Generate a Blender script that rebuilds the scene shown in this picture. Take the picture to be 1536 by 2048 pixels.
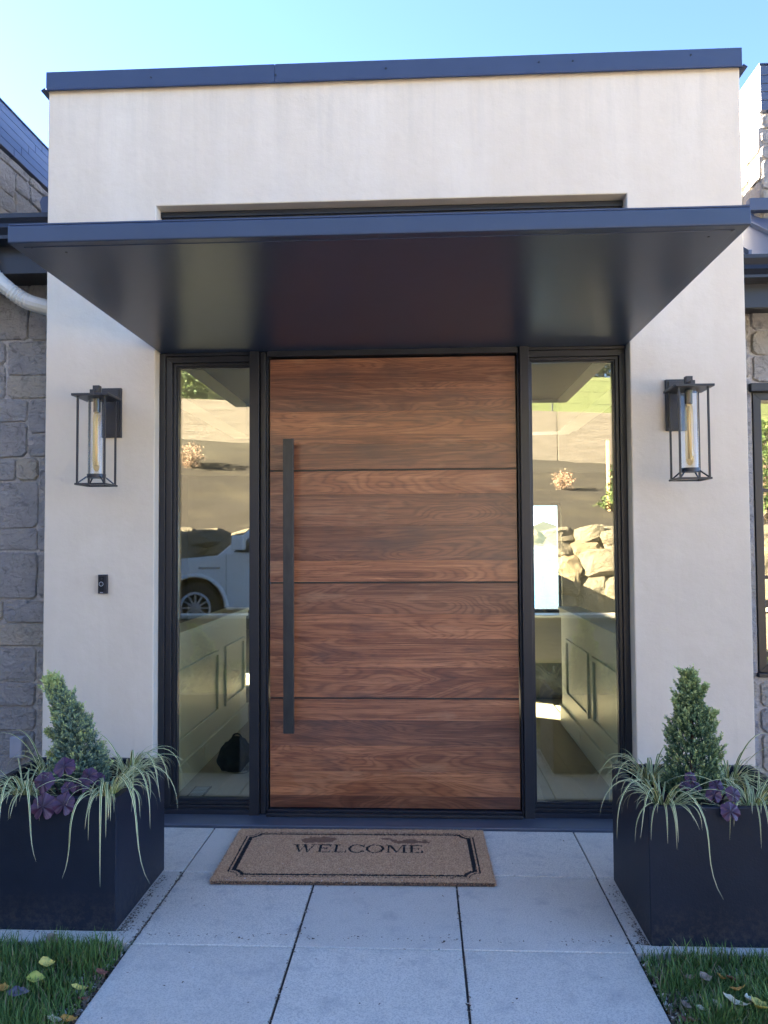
import bpy, bmesh, math, random
import numpy as np
from mathutils import Vector, Matrix, noise
rad = math.radians
sc = bpy.context.scene
for o in list(bpy.data.objects): bpy.data.objects.remove(o)
COL = sc.collection

# ------------------------------------------------------------------ camera, sky, sun, exposure
def cam_setup():
    yaw, pitch, roll = -0.0484, 0.0384, -0.0058
    cy, sy, cp, sp, cr, sr = math.cos(yaw), math.sin(yaw), math.cos(pitch), math.sin(pitch), math.cos(roll), math.sin(roll)
    f = Vector((sy*cp, cy*cp, sp)); r = Vector((cy, -sy, 0)); u = r.cross(f)
    r2 = cr*r + sr*u; u2 = -sr*r + cr*u
    cd = bpy.data.cameras.new('camera'); co = bpy.data.objects.new('camera', cd); COL.objects.link(co)
    m = Matrix((r2, u2, -f)).transposed().to_4x4(); m.translation = Vector((-0.0233, -4.1581, 1.4761))
    co.matrix_world = m
    cd.sensor_fit = 'HORIZONTAL'; cd.sensor_width = 36; cd.lens = 1569.9/1536*36
    cd.clip_start = 0.05; cd.clip_end = 9000
    sc.camera = co
cam_setup()
SUN_EL, SUN_AZ = 22.0, -62.0          # azimuth from +Y, negative = towards -X (behind the house, to the left)
w = bpy.data.worlds.new("World"); sc.world = w; w.use_nodes = True
nt = w.node_tree; bg = nt.nodes['Background']
sky = nt.nodes.new('ShaderNodeTexSky'); sky.sky_type = 'NISHITA'; sky.sun_disc = False
sky.sun_elevation = rad(SUN_EL); sky.sun_rotation = rad(SUN_AZ)
sky.air_density = 0.36; sky.dust_density = 0.35; sky.ozone_density = 2.5; sky.altitude = 2500
nt.links.new(sky.outputs[0], bg.inputs[0]); bg.inputs[1].default_value = 0.05
sl = bpy.data.lights.new('sun', 'SUN'); so = bpy.data.objects.new('sun', sl); COL.objects.link(so)
sl.energy = 5.0; sl.angle = rad(0.5); sl.color = (1.0, 0.87, 0.70)
d = Vector((math.sin(rad(SUN_AZ))*math.cos(rad(SUN_EL)), math.cos(rad(SUN_AZ))*math.cos(rad(SUN_EL)), math.sin(rad(SUN_EL))))
so.rotation_euler = d.to_track_quat('Z', 'Y').to_euler()
sc.view_settings.view_transform = 'Standard'; sc.view_settings.look = 'None'
sc.view_settings.gamma = 1; sc.view_settings.exposure = 5.0; sc.view_settings.use_curve_mapping = False
sc.cycles.max_bounces = 10; sc.cycles.transparent_max_bounces = 16

# ------------------------------------------------------------------ materials
class N:
    def __init__(s, name):
        s.m = bpy.data.materials.new(name); s.m.use_nodes = True; s.t = s.m.node_tree
        s.b = s.t.nodes['Principled BSDF']; s.out = s.t.nodes['Material Output']
        s.m.diffuse_color = (.5, .5, .5, 1)
    def n(s, ty, **k):
        x = s.t.nodes.new(ty)
        for a, v in k.items(): setattr(x, a, v)
        return x
    def put(s, sock, v):
        if hasattr(v, 'links') or isinstance(v, bpy.types.NodeSocket): s.t.links.new(v, sock)
        else: sock.default_value = v
    def coord(s, which='Object', scale=(1, 1, 1), rnd=False):
        tc = s.n('ShaderNodeTexCoord'); v = tc.outputs[which]
        if rnd:
            oi = s.n('ShaderNodeObjectInfo'); mu = s.math('MULTIPLY', oi.outputs['Random'], 37.0)
            a = s.n('ShaderNodeVectorMath', operation='ADD'); s.put(a.inputs[0], v); s.put(a.inputs[1], mu); v = a.outputs[0]
        mp = s.n('ShaderNodeMapping'); s.put(mp.inputs[0], v); mp.inputs['Scale'].default_value = scale
        return mp.outputs[0]
    def noise(s, vec, scale=5, detail=4, rough=.55, dist=0, out=0):
        x = s.n('ShaderNodeTexNoise'); s.put(x.inputs['Vector'], vec)
        x.inputs['Scale'].default_value = scale; x.inputs['Detail'].default_value = detail
        x.inputs['Roughness'].default_value = rough; x.inputs['Distortion'].default_value = dist
        return x.outputs[out]
    def vor(s, vec, scale=5, feature='F1', out='Distance'):
        x = s.n('ShaderNodeTexVoronoi', feature=feature); s.put(x.inputs['Vector'], vec); x.inputs['Scale'].default_value = scale
        return x.outputs[out]
    def math(s, op, a, b=0.0, clamp=False):
        x = s.n('ShaderNodeMath', operation=op, use_clamp=clamp); s.put(x.inputs[0], a); s.put(x.inputs[1], b); return x.outputs[0]
    def ramp(s, fac, stops, interp='LINEAR'):
        x = s.n('ShaderNodeValToRGB'); s.put(x.inputs[0], fac); cr = x.color_ramp; cr.interpolation = interp
        while len(cr.elements) < len(stops): cr.elements.new(.5)
        for e, (p, c) in zip(cr.elements, stops):
            e.position = p; e.color = (c, c, c, 1) if isinstance(c, (int, float)) else (*c, 1)
        return x.outputs[0]
    def mix(s, f, a, b, mode='MIX'):
        x = s.n('ShaderNodeMix', data_type='RGBA', blend_type=mode); s.put(x.inputs[0], f)
        for i, v in ((6, a), (7, b)):
            if isinstance(v, tuple): v = (*v, 1) if len(v) == 3 else v
            s.put(x.inputs[i], v)
        return x.outputs[2]
    def bump(s, h, dist=.01, strength=1.0, nrm=None):
        x = s.n('ShaderNodeBump'); s.put(x.inputs['Height'], h); x.inputs['Distance'].default_value = dist; x.inputs['Strength'].default_value = strength
        if nrm: s.put(x.inputs['Normal'], nrm)
        return x.outputs[0]
    def rnd(s): return s.n('ShaderNodeObjectInfo').outputs['Random']
    def set(s, col=None, rough=None, metal=None, nrm=None, spec=None, coat=None, coat_r=None, sub=None):
        b = s.b.inputs
        if col is not None: s.put(b['Base Color'], (*col, 1) if isinstance(col, tuple) else col)
        if rough is not None: s.put(b['Roughness'], rough)
        if metal is not None: s.put(b['Metallic'], metal)
        if nrm is not None: s.put(b['Normal'], nrm)
        if spec is not None: s.put(b['Specular IOR Level'], spec)
        if coat is not None: s.put(b['Coat Weight'], coat)
        if coat_r is not None: s.put(b['Coat Roughness'], coat_r)
        return s.m
M = {}
def mk():
    # stucco: trowelled, faint clouding and water marks
    a = N('stucco'); v = a.coord(); c1 = a.noise(v, 1.3, 5, .6); c2 = a.noise(a.coord(scale=(2.2, 2, .25)), 1.5, 4, .6); c3 = a.noise(v, 6, 5, .65)
    col = a.mix(c1, (.645, .55, .42), (.71, .615, .48)); col = a.mix(a.math('MULTIPLY', a.ramp(c2, [(.45, 0.), (.75, 1.)]), .6), col, (.75, .67, .54))
    col = a.mix(a.math('MULTIPLY', a.ramp(c3, [(.4, 0.), (.65, 1.)]), .28), col, (.60, .51, .385)); c4 = a.noise(a.coord(scale=(9, 9, .5)), 1.6, 5, .7); col = a.mix(a.ramp(c4, [(.60, 0.), (.72, .22)]), col, (.54, .46, .35)); col = a.mix(a.ramp(a.noise(v, 2.2, 6, .7, .8), [(.52, 0.), (.62, .25)]), col, (.71, .62, .49))
    sz = a.n('ShaderNodeSeparateXYZ'); a.put(sz.inputs[0], v); zt = a.math('MULTIPLY', a.math('SUBTRACT', sz.outputs[2], 3.25), 1.35, True); drip = a.ramp(a.noise(a.coord(scale=(5, 5, .22)), 2.2, 6, .7), [(.47, 0.), (.62, 1.)])
    col = a.mix(a.math('MULTIPLY', a.math('MULTIPLY', zt, drip), .30), col, (.50, .44, .35))
    zb = a.math('SUBTRACT', 1.0, a.math('MULTIPLY', sz.outputs[2], 3.4), True); spl = a.ramp(a.noise(v, 26, 5, .75), [(.45, 0.), (.66, 1.)])
    col = a.mix(a.math('MULTIPLY', a.math('MULTIPLY', zb, spl), .5), col, (.36, .30, .23))
    h = a.math('ADD', a.math('MULTIPLY', a.noise(v, 9, 5, .6), 1.0), a.math('MULTIPLY', a.noise(v, 160, 3, .6), .12))
    M['stucco'] = a.set(col, .9, nrm=a.bump(h, .008, .5), spec=.2)
    def metal(nm, c, r, bs=.0006, c2=None, var=.08):
        a = N(nm); v = a.coord(); n1 = a.noise(v, 7, 4, .6)
        col = a.mix(n1, c, c2 or tuple(x*1.35 for x in c))
        rr = a.math('ADD', a.math('MULTIPLY', n1, var), r-var/2)
        M[nm] = a.set(col, rr, nrm=a.bump(a.noise(v, 320, 2), bs, .25), spec=.5); return a
    metal('black_metal', (.012, .0145, .021), .36)
    metal('frame_metal', (.013, .014, .017), .38)
    metal('canopy_metal', (.030, .045, .080), .30, .00001, var=.0)
    metal('coping_metal', (.030, .045, .085), .42, .0003)
    metal('siding_metal', (.045, .06, .10), .45, .0004)
    metal('sill_metal', (.12, .14, .18), .35); M['sill_metal'].node_tree.nodes['Principled BSDF'].inputs['Metallic'].default_value = .6
    metal('roof_metal', (.08, .10, .15), .4)
    a = N('handle_metal'); v = a.coord(scale=(1, 1, .3)); n1 = a.noise(v, 30, 6, .7)
    M['handle_metal'] = a.set(a.ramp(n1, [(.3, (.010, .011, .012)), (.7, (.032, .031, .027))]), a.math('ADD', a.math('MULTIPLY', n1, .25), .26), spec=.6, nrm=a.bump(n1, .0008, .3))
    a = N('planter_fiberglass'); v = a.coord(); n1 = a.noise(v, 3, 5, .7)
    M['planter'] = a.set(a.mix(a.math('MULTIPLY', a.math('SUBTRACT', 1.0, a.math('MULTIPLY', (lambda q: (a.put(q.inputs[0], v), q.outputs[2])[1])(a.n('ShaderNodeSeparateXYZ')), 6.0), True), a.ramp(a.noise(v, 40, 5, .8), [(.45, 0.), (.7, .6)])), a.ramp(n1, [(.3, (.006, .011, .021)), (.75, (.011, .018, .033))]), (.10, .085, .065)), .5, nrm=a.bump(a.noise(v, 120, 4, .7), .002, .35), spec=.35)
    # paving slab
    a = N('paving_concrete'); v = a.coord(rnd=True); n1 = a.noise(v, 2.2, 6, .7); n2 = a.noise(v, 190, 3, .7); n3 = a.vor(v, 170)
    col = a.mix(n1, (.68, .62, .51), (.84, .785, .68)); col = a.mix(a.ramp(n2, [(.38, .7), (.55, 0.)]), col, (.42, .39, .34))
    col = a.mix(a.ramp(n3, [(.08, .75), (.17, 0.)]), col, (.60, .61, .62))
    n4 = a.noise(v, 9, 6, .7); col = a.mix(a.ramp(n4, [(.52, 0.), (.75, .55)]), col, (.34, .33, .32))
    col = a.mix(a.math('MULTIPLY', a.rnd(), .30), col, (.46, .43, .38))
    M['slab'] = a.set(col, .85, nrm=a.bump(a.math('ADD', n2, a.math('MULTIPLY', n4, .8)), .0022, .7), spec=.3)
    a = N('joint_sand'); v = a.coord(); M['sand'] = a.set(a.ramp(a.noise(v, 300, 3), [(.3, (.02, .018, .018)), (.7, (.09, .08, .075))]), .95, nrm=a.bump(a.noise(v, 200, 3), .004))
    # walnut
    a = N('walnut'); v = a.coord(scale=(.55, 0, 4.2), rnd=True); f = a.noise(v, 1.25, 2.4, .42, .8)
    r1 = a.math('ADD', a.math('MULTIPLY', a.math('SINE', a.math('MULTIPLY', f, 210.0)), .5), .5); r2 = a.math('ADD', a.math('MULTIPLY', a.math('SINE', a.math('MULTIPLY', f, 64.0)), .5), .5)
    st = a.noise(a.coord(scale=(.55, 1, 36), rnd=True), 3.0, 7, .72); pore = a.noise(a.coord(scale=(7, 1, 190), rnd=True), 2, 3, .6); blot = a.noise(a.coord(scale=(1.0, 1, 3.2), rnd=True), 1.9, 4, .6)
    col = a.mix(a.ramp(f, [(.32, 0.), (.68, 1.)]), (.13, .045, .022), (.36, .165, .08))
    col = a.mix(a.math('MULTIPLY', r2, .38), col, (.46, .235, .12)); col = a.mix(a.math('MULTIPLY', a.math('POWER', r1, 2.5), .45), col, (.085, .030, .016))
    col = a.mix(a.ramp(st, [(.34, .6), (.50, 0.)]), col, (.085, .030, .016)); col = a.mix(a.ramp(st, [(.54, 0.), (.72, .7)]), col, (.56, .31, .165))
    tone = a.ramp(a.rnd(), [(0, (1.22, .98, .80)), (.22, (.74, .60, .55)), (.4, (1.30, 1.04, .82)), (.6, (.86, .72, .64)), (.8, (1.08, .86, .70)), (1, (.64, .50, .46))], 'CONSTANT'); col = a.mix(1.0, col, tone, 'MULTIPLY')
    col = a.mix(a.ramp(blot, [(.54, 0.), (.70, .65)]), col, (.07, .035, .028)); col = a.mix(a.ramp(blot, [(.24, .5), (.40, 0.)]), col, (.50, .27, .14))
    col = a.mix(a.ramp(pore, [(.32, .6), (.44, 0.)]), col, (.05, .02, .012))
    M['walnut'] = a.set(col, a.math('ADD', a.math('MULTIPLY', st, .12), .30), nrm=a.bump(a.math('ADD', pore, a.math('MULTIPLY', st, .6)), .0006, .3), spec=.5, coat=.55, coat_r=.22)
    # stone
    def stone(nm, dark, mid, warm, wf):
        a = N(nm); v = a.coord(rnd=True); n1 = a.noise(v, 7, 7, .7, .5); n2 = a.noise(v, 36, 5, .7, .6); n3 = a.noise(v, 14, 3, .6, 1.5)
        col = a.mix(n1, dark, mid); col = a.mix(a.ramp(a.rnd(), [(.62, 0.), (.9, .55)]), col, warm)
        col = a.mix(a.ramp(n2, [(.62, 0.), (.72, wf)]), col, (.52, .51, .51)); col = a.mix(a.ramp(n3, [(.3, .6), (.45, 0.)]), col, tuple(x*.6 for x in dark))
        r = a.coord(scale=(1, 1, 2.2), rnd=True)
        h = a.math('ADD', a.noise(r, 8, 7, .65, 1.2), a.math('MULTIPLY', n2, .75))
        M[nm] = a.set(col, .88, nrm=a.bump(h, .034, 1.0), spec=.25)
    stone('stone', (.27, .255, .24), (.56, .53, .50), (.58, .50, .37), .6)
    stone('stone_light', (.30, .28, .25), (.46, .43, .38), (.46, .40, .30), .4)
    a = N('mortar'); v = a.coord(); M['mortar'] = a.set(a.ramp(a.noise(v, 60, 4), [(.3, (.34, .32, .30)), (.7, (.52, .49, .46))]), .95, nrm=a.bump(a.noise(v, 90, 4), .006))
    # glass
    def glass(nm, tint, base, rough=0.0):
        a = N(nm); a.t.nodes.remove(a.b)
        lw = a.n('ShaderNodeLayerWeight'); lw.inputs['Blend'].default_value = .5
        fac = a.math('ADD', a.math('MULTIPLY', a.math('POWER', lw.outputs['Facing'], 4.0), .8), base, True)
        tr = a.n('ShaderNodeBsdfTransparent'); tr.inputs[0].default_value = (*tint, 1)
        gl = a.n('ShaderNodeBsdfGlossy'); gl.inputs['Roughness'].default_value = rough; gl.inputs[0].default_value = (1, .98, .93, 1)
        v = a.coord(); a.put(gl.inputs['Normal'], a.bump(a.noise(v, 1.6, 1), .0004, .2))
        mx = a.n('ShaderNodeMixShader'); a.put(mx.inputs[0], fac); a.put(mx.inputs[1], tr.outputs[0]); a.put(mx.inputs[2], gl.outputs[0])
        a.put(a.out.inputs[0], mx.outputs[0]); M[nm] = a.m
    glass('pane_glass', (.93, .97, .84), .18); glass('clear_glass', (.96, .96, .95), .02); glass('clear_pane', (.97, .98, .98), .02); glass('car_glass', (.10, .12, .12), .08); glass('amber_glass', (.98, .88, .66), .06)
    def plain(nm, c, r=.6, c2=None, s=8, bmp=0, bs=60, spec=.4, rnd=False, metal=0):
        a = N(nm); v = a.coord(rnd=rnd); n1 = a.noise(v, s, 5, .6); col = a.mix(n1, c, c2 or tuple(min(1, x*1.25) for x in c))
        M[nm] = a.set(col, r, metal=metal, nrm=a.bump(a.noise(v, bs, 4), bmp, .8) if bmp else None, spec=spec)
    plain('gasket', (.006, .006, .007), .6); plain('bulb_core', (.75, .62, .42), .4); plain('white_paint_and_sunlit_siding', (.84, .85, .79), .35, (.87, .88, .82))
    plain('interior_wall', (.19, .185, .165), .8); plain('dark_interior', (.03, .032, .036), .5); plain('downspout_white', (.60, .57, .49), .4, (.70, .67, .59), bmp=.001)
    plain('outlet_grey', (.34, .35, .39), .5); plain('bag_fabric', (.012, .016, .02), .8, (.03, .04, .045), bmp=.01, bs=12); plain('ring_grey', (.35, .36, .38), .35)
    plain('dark_wood', (.05, .035, .03), .7); plain('soil', (.018, .013, .010), .95, (.05, .038, .03), 40, .02, 50); plain('bark', (.07, .05, .035), .9, (.14, .10, .07), 20, .01, 40)
    plain('truck_paint', (.62, .63, .64), .22, (.64, .65, .66), spec=.6); plain('rubber', (.015, .015, .015), .8); plain('chrome', (.55, .56, .58), .25, metal=.9); plain('stake_wood', (.55, .33, .17), .8, rnd=True)
    plain('driveway', (.54, .525, .50), .9, (.63, .61, .58), 3, .004, 150); plain('water', (.05, .12, .18), .15, (.07, .15, .2)); plain('far_land', (.10, .12, .10), .95, (.16, .17, .14), .02)
    plain('chips', (.16, .11, .08), .9, (.45, .38, .30), 90, rnd=True); plain('shade_block_door', (.08, .06, .05), .6)
    a = N('interior_tile'); v = a.coord(rnd=True); M['tile'] = a.set(a.mix(a.noise(a.coord(scale=(6, .8, 1), rnd=True), 3, 5, .6), (.30, .26, .20), (.46, .40, .32)), .38, spec=.5)
    a = N('board_concrete'); v = a.coord(scale=(.12, .12, 1)); n1 = a.noise(v, 9, 6, .7); n2 = a.noise(a.coord(), .6, 4)
    M['board_concrete'] = a.set(a.mix(a.math('MULTIPLY', n2, .6), a.ramp(n1, [(.3, (.20, .16, .12)), (.7, (.34, .285, .22))]), (.22, .19, .15)), .9, nrm=a.bump(n1, .02))
    a = N('mulch'); v = a.coord(); n1 = a.noise(v, 26, 6, .75); n2 = a.noise(a.coord(scale=(.4, 1, 1)), 1.4, 5, .65)
    col = a.ramp(n1, [(.3, (.014, .011, .008)), (.7, (.046, .036, .025))]); col = a.mix(a.ramp(n2, [(.5, 0.), (.68, .5)]), col, (.085, .070, .040))
    M['mulch'] = a.set(col, .95, nrm=a.bump(n1, .06)); 
    a = N('hill_grass'); v = a.coord(); n1 = a.noise(v, 9, 6, .7); n2 = a.noise(v, .5, 4)
    col = a.mix(n2, a.ramp(n1, [(.3, (.035, .055, .016)), (.7, (.14, .19, .045))]), a.ramp(n1, [(.3, (.06, .06, .02)), (.7, (.22, .24, .08))]))
    M['hill_grass'] = a.set(col, .9, nrm=a.bump(n1, .15))
    # foliage using a per-face tint attribute
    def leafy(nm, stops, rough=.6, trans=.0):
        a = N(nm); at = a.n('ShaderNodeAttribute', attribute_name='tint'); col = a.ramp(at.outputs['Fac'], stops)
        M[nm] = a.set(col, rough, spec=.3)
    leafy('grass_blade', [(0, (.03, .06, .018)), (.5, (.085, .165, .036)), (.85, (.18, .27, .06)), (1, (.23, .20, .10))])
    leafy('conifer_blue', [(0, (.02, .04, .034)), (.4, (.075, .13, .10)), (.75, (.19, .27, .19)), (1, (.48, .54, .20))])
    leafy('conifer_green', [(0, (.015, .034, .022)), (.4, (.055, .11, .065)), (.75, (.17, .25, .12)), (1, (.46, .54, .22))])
    leafy('tree_leaf', [(0, (.02, .04, .015)), (.6, (.06, .10, .03)), (1, (.15, .18, .05))]); leafy('dry_leaf', [(0, (.12, .07, .045)), (.5, (.27, .17, .115)), (1, (.44, .33, .23))])
    leafy('debris', [(0, (.03, .02, .015)), (.5, (.14, .10, .07)), (.8, (.32, .26, .2)), (1, (.75, .72, .66))])
    leafy('coir', [(0, (.36, .19, .10)), (.5, (.66, .40, .22)), (1, (.85, .62, .38))], .9); leafy('coir_black', [(0, (.010, .010, .012)), (1, (.035, .033, .036))], .9); leafy('coir_wet', [(0, (.17, .085, .05)), (1, (.40, .22, .13))], .7)
    a = N('sedge_blade'); uv = a.n('ShaderNodeUVMap'); sx = a.n('ShaderNodeSeparateXYZ'); a.put(sx.inputs[0], uv.outputs[0])
    e = a.math('ABSOLUTE', a.math('SUBTRACT', sx.outputs[0], .5)); along = sx.outputs[1]
    col = a.mix(a.ramp(e, [(.20, 0.), (.30, 1.)]), (.075, .14, .025), (.80, .76, .40)); col = a.mix(a.ramp(along, [(0, .8), (.22, 0.)]), col, (.30, .38, .06))
    col = a.mix(a.ramp(along, [(.75, 0.), (1, .6)]), col, (.52, .44, .28)); M['sedge'] = a.set(col, .45, spec=.4)
    a = N('heuchera_leaf'); uv = a.n('ShaderNodeUVMap'); sx = a.n('ShaderNodeSeparateXYZ'); a.put(sx.inputs[0], uv.outputs[0])
    vein = a.math('ABSOLUTE', a.math('SINE', a.math('MULTIPLY', sx.outputs[0], 7*math.pi)))
    col = a.mix(a.ramp(sx.outputs[1], [(.1, 0.), (.85, 1.)]), (.022, .008, .022), (.080, .034, .070)); col = a.mix(a.ramp(vein, [(.0, .9), (.14, 0.)]), col, (.022, .006, .025))
    M['heuchera'] = a.set(col, .42, nrm=a.bump(vein, .003, .5), spec=.5)
    def leafc(nm, c1, c2):
        a = N(nm); v = a.coord(); M[nm] = a.set(a.mix(a.ramp(a.noise(v, 45, 4), [(.4, 0.), (.65, 1.)]), c1, c2), .6, spec=.4)
    leafc('leaf_yellow', (.62, .50, .12), (.30, .32, .08)); leafc('leaf_tan', (.24, .16, .11), (.40, .31, .22)); leafc('leaf_orange', (.50, .24, .05), (.60, .36, .08)); leafc('leaf_pale', (.55, .52, .36), (.62, .60, .46))
    leafc('leaf_purple', (.10, .08, .11), (.20, .17, .20)); leafc('leaf_red', (.20, .07, .05), (.33, .14, .09)); leafc('leaf_green', (.36, .40, .07), (.50, .46, .10))
mk()

# ------------------------------------------------------------------ builders
class MB:
    def __init__(s): s.v = []; s.f = []; s.mi = []
    def add(s, vs, fs, mi=0):
        o = len(s.v); s.v += [tuple(x) for x in vs]; s.f += [tuple(i+o for i in f) for f in fs]; s.mi += [mi]*len(fs); return s
    def box(s, x0, x1, y0, y1, z0, z1, mi=0):
        return s.add([(x0,y0,z0),(x1,y0,z0),(x1,y1,z0),(x0,y1,z0),(x0,y0,z1),(x1,y0,z1),(x1,y1,z1),(x0,y1,z1)],
                     [(0,3,2,1),(4,5,6,7),(0,1,5,4),(1,2,6,5),(2,3,7,6),(3,0,4,7)], mi)
    def prism(s, pts, a0, a1, ax='y', mi=0):
        n = len(pts)
        def P(p, a): return {'y': (p[0], a, p[1]), 'x': (a, p[0], p[1]), 'z': (p[0], p[1], a)}[ax]
        return s.add([P(p, a0) for p in pts]+[P(p, a1) for p in pts], [tuple(range(n)), tuple(range(2*n-1, n-1, -1))]+[(i, i+n, (i+1) % n+n, (i+1) % n) for i in range(n)], mi)
    def tube(s, pts, r, seg=8, mi=0, cap=True, sx=1.0):
        pts = [Vector(p) for p in pts]; rs = r if isinstance(r, (list, tuple)) else [r]*len(pts); vs = []; fs = []
        up = Vector((0, 0, 1)) if abs((pts[-1]-pts[0]).normalized().z) < .9 else Vector((0, 1, 0))
        for i, p in enumerate(pts):
            t = (pts[min(i+1, len(pts)-1)]-pts[max(i-1, 0)]).normalized(); a = t.cross(up).normalized(); b = t.cross(a).normalized()
            for k in range(seg):
                th = 2*math.pi*(k+.5)/seg; vs.append(p+a*math.cos(th)*rs[i]*sx+b*math.sin(th)*rs[i])
        for i in range(len(pts)-1):
            for k in range(seg): fs.append((i*seg+k, i*seg+(k+1) % seg, (i+1)*seg+(k+1) % seg, (i+1)*seg+k))
        if cap: fs += [tuple(range(seg-1, -1, -1)), tuple(range((len(pts)-1)*seg, len(pts)*seg))]
        return s.add(vs, fs, mi)
    def build(s, name, mats, parent=None, bevel=0, smooth=False, seg=2, loc=None):
        me = bpy.data.meshes.new(name); me.from_pydata(s.v, [], s.f); me.validate()
        for m in (mats if isinstance(mats, (list, tuple)) else [mats]): me.materials.append(M[m] if isinstance(m, str) else m)
        if any(s.mi): me.polygons.foreach_set('material_index', s.mi)
        bm = bmesh.new(); bm.from_mesh(me); bmesh.ops.recalc_face_normals(bm, faces=bm.faces); bm.to_mesh(me); bm.free()
        if smooth: me.shade_smooth()
        o = bpy.data.objects.new(name, me); COL.objects.link(o)
        if parent is not None: o.parent = parent
        if loc: o.location = loc
        if bevel:
            b = o.modifiers.new('bevel', 'BEVEL'); b.width = bevel; b.segments = seg; b.limit_method = 'ANGLE'; b.angle_limit = rad(35); b.harden_normals = False
        return o
def box(name, mat, x0, x1, y0, y1, z0, z1, parent=None, bevel=0): return MB().box(x0, x1, y0, y1, z0, z1).build(name, mat, parent, bevel)
def npmesh(name, V, F, mat, parent=None, tint=None, uv=None, smooth=False, mi=None):
    me = bpy.data.meshes.new(name); V = np.asarray(V, np.float32); F = np.asarray(F, np.int32); k = F.shape[1]
    me.vertices.add(len(V)); me.vertices.foreach_set('co', V.ravel()); me.loops.add(F.size); me.loops.foreach_set('vertex_index', F.ravel())
    me.polygons.add(len(F)); me.polygons.foreach_set('loop_start', np.arange(0, F.size, k, dtype=np.int32))
    for m in (mat if isinstance(mat, (list, tuple)) else [mat]): me.materials.append(M[m])
    if mi is not None: me.polygons.foreach_set('material_index', np.asarray(mi, np.int32))
    if smooth: me.polygons.foreach_set('use_smooth', np.ones(len(F), bool))
    me.update(calc_edges=True)
    if tint is not None:
        at = me.attributes.new('tint', 'FLOAT', 'FACE'); at.data.foreach_set('value', np.asarray(tint, np.float32))
    if uv is not None:
        ul = me.uv_layers.new(name='UVMap'); ul.data.foreach_set('uv', np.asarray(uv, np.float32)[F.ravel()].ravel())
    o = bpy.data.objects.new(name, me); COL.objects.link(o)
    if parent is not None: o.parent = parent
    return o
def thing(name, label, cat, loc=(0, 0, 0), group=None, kind=None):
    o = bpy.data.objects.new(name, None); COL.objects.link(o); o.location = loc; o.empty_display_size = .1
    tag(o, label, cat, group, kind); return o
def tag(o, label=None, cat=None, group=None, kind=None):
    if label: o['label'] = label
    if cat: o['category'] = cat
    if group: o['group'] = group
    if kind: o['kind'] = kind
    return o
def copy_tree(o, parent=None):
    c = o.copy(); COL.objects.link(c); c.parent = parent
    for ch in list(o.children): copy_tree(ch, c)
    return c
def local(root):  # meshes authored in world space under an offset Empty
    for c in root.children: c.location = Vector(c.location)-root.location
rng = random.Random(7); nr = np.random.default_rng(5)

# ------------------------------------------------------------------ ground, terrain, water
def h_ground(x, y):
    z = -.05
    if y > 14: z -= min(1, (y-14)/60.)*34
    return z
xs = [-700, -200, -60, -20, -8, 0, 8, 20, 60, 200, 700]; ys = [-11.6, -10, -5, 0, 5, 10, 14, 20, 35, 60, 76, 90]
V = [(x, y, h_ground(x, y)) for y in ys for x in xs]; nx = len(xs)
F = [(j*nx+i, j*nx+i+1, (j+1)*nx+i+1, (j+1)*nx+i) for j in range(len(ys)-1) for i in range(nx-1)]
tag(npmesh('ground', V, F, 'soil'), kind='structure')
tag(box('lake', 'water', -5000, 5000, 85, 7000, -33, -32), kind='structure')
mb = MB()
for i in range(40):
    x = -4200+i*215+rng.uniform(-60, 60); r = rng.uniform(250, 480); hh = rng.uniform(60, 190)
    mb.add([(x-r, 5600, -34), (x+r, 5600, -34), (x+r, 6200, -34), (x-r, 6200, -34), (x+rng.uniform(-60, 60), 5900, -34+hh)], [(0, 1, 4), (1, 2, 4), (2, 3, 4), (3, 0, 4)])
tag(mb.build('far_hills', 'far_land', smooth=False), kind='structure')
tag(box('driveway', 'driveway', -30, 30, -11.5, -6.2, -.12, -.01), kind='structure')
# retaining wall line
def wall_y(x): return -18-.28*(x+7.1)
def slope_base(x): return 1.62-.02*(x+5)
def slope_top(x): return 4.5-.038*(x+7)
def terr(xs, rows, zf, name, mat):
    V = []; 
    for j in range(rows+1):
        for x in xs: V.append((x,)+zf(x, j/rows))
    n = len(xs); F = [(j*n+i, j*n+i+1, (j+1)*n+i+1, (j+1)*n+i) for j in range(rows) for i in range(n-1)]
    return npmesh(name, V, F, mat, smooth=True)
def zs(x, t):
    y = -11.55+(wall_y(x)+.12+11.55)*t; z = slope_base(x)+(slope_top(x)-slope_base(x))*t+.22*noise.noise(Vector((x*.5, y*.5, 0)))*math.sin(math.pi*t)+.06*noise.noise(Vector((x*2, y*2, 3)))
    return (y, z)
xx = [-30+i*.5 for i in range(121)]
tag(terr(xx, 30, zs, 'mulch_slope', 'mulch'), kind='structure')
def zh(x, t):
    y0 = wall_y(x)-.25; y = y0-60*t; crest = min(1, t*60/17.)
    return (y, 5.45+4.6*math.sin(crest*math.pi/2)+.25*noise.noise(Vector((x*.25, y*.25, 5)))*min(1, t*12))
tag(terr(xx, 40, zh, 'grass_hill', 'hill_grass'), kind='structure')
# lawn base
lawn = npmesh('lawn_soil', [(-9, -6.2, -.028), (-1.12, -6.2, -.028), (-1.12, -1.25, -.028), (-9, -1.25, -.028), (.74, -6.2, -.028), (9, -6.2, -.028), (9, -1.25, -.028), (.74, -1.25, -.028)], [(0, 1, 2, 3), (4, 5, 6, 7)], 'soil')
tag(lawn, kind='structure')

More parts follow.
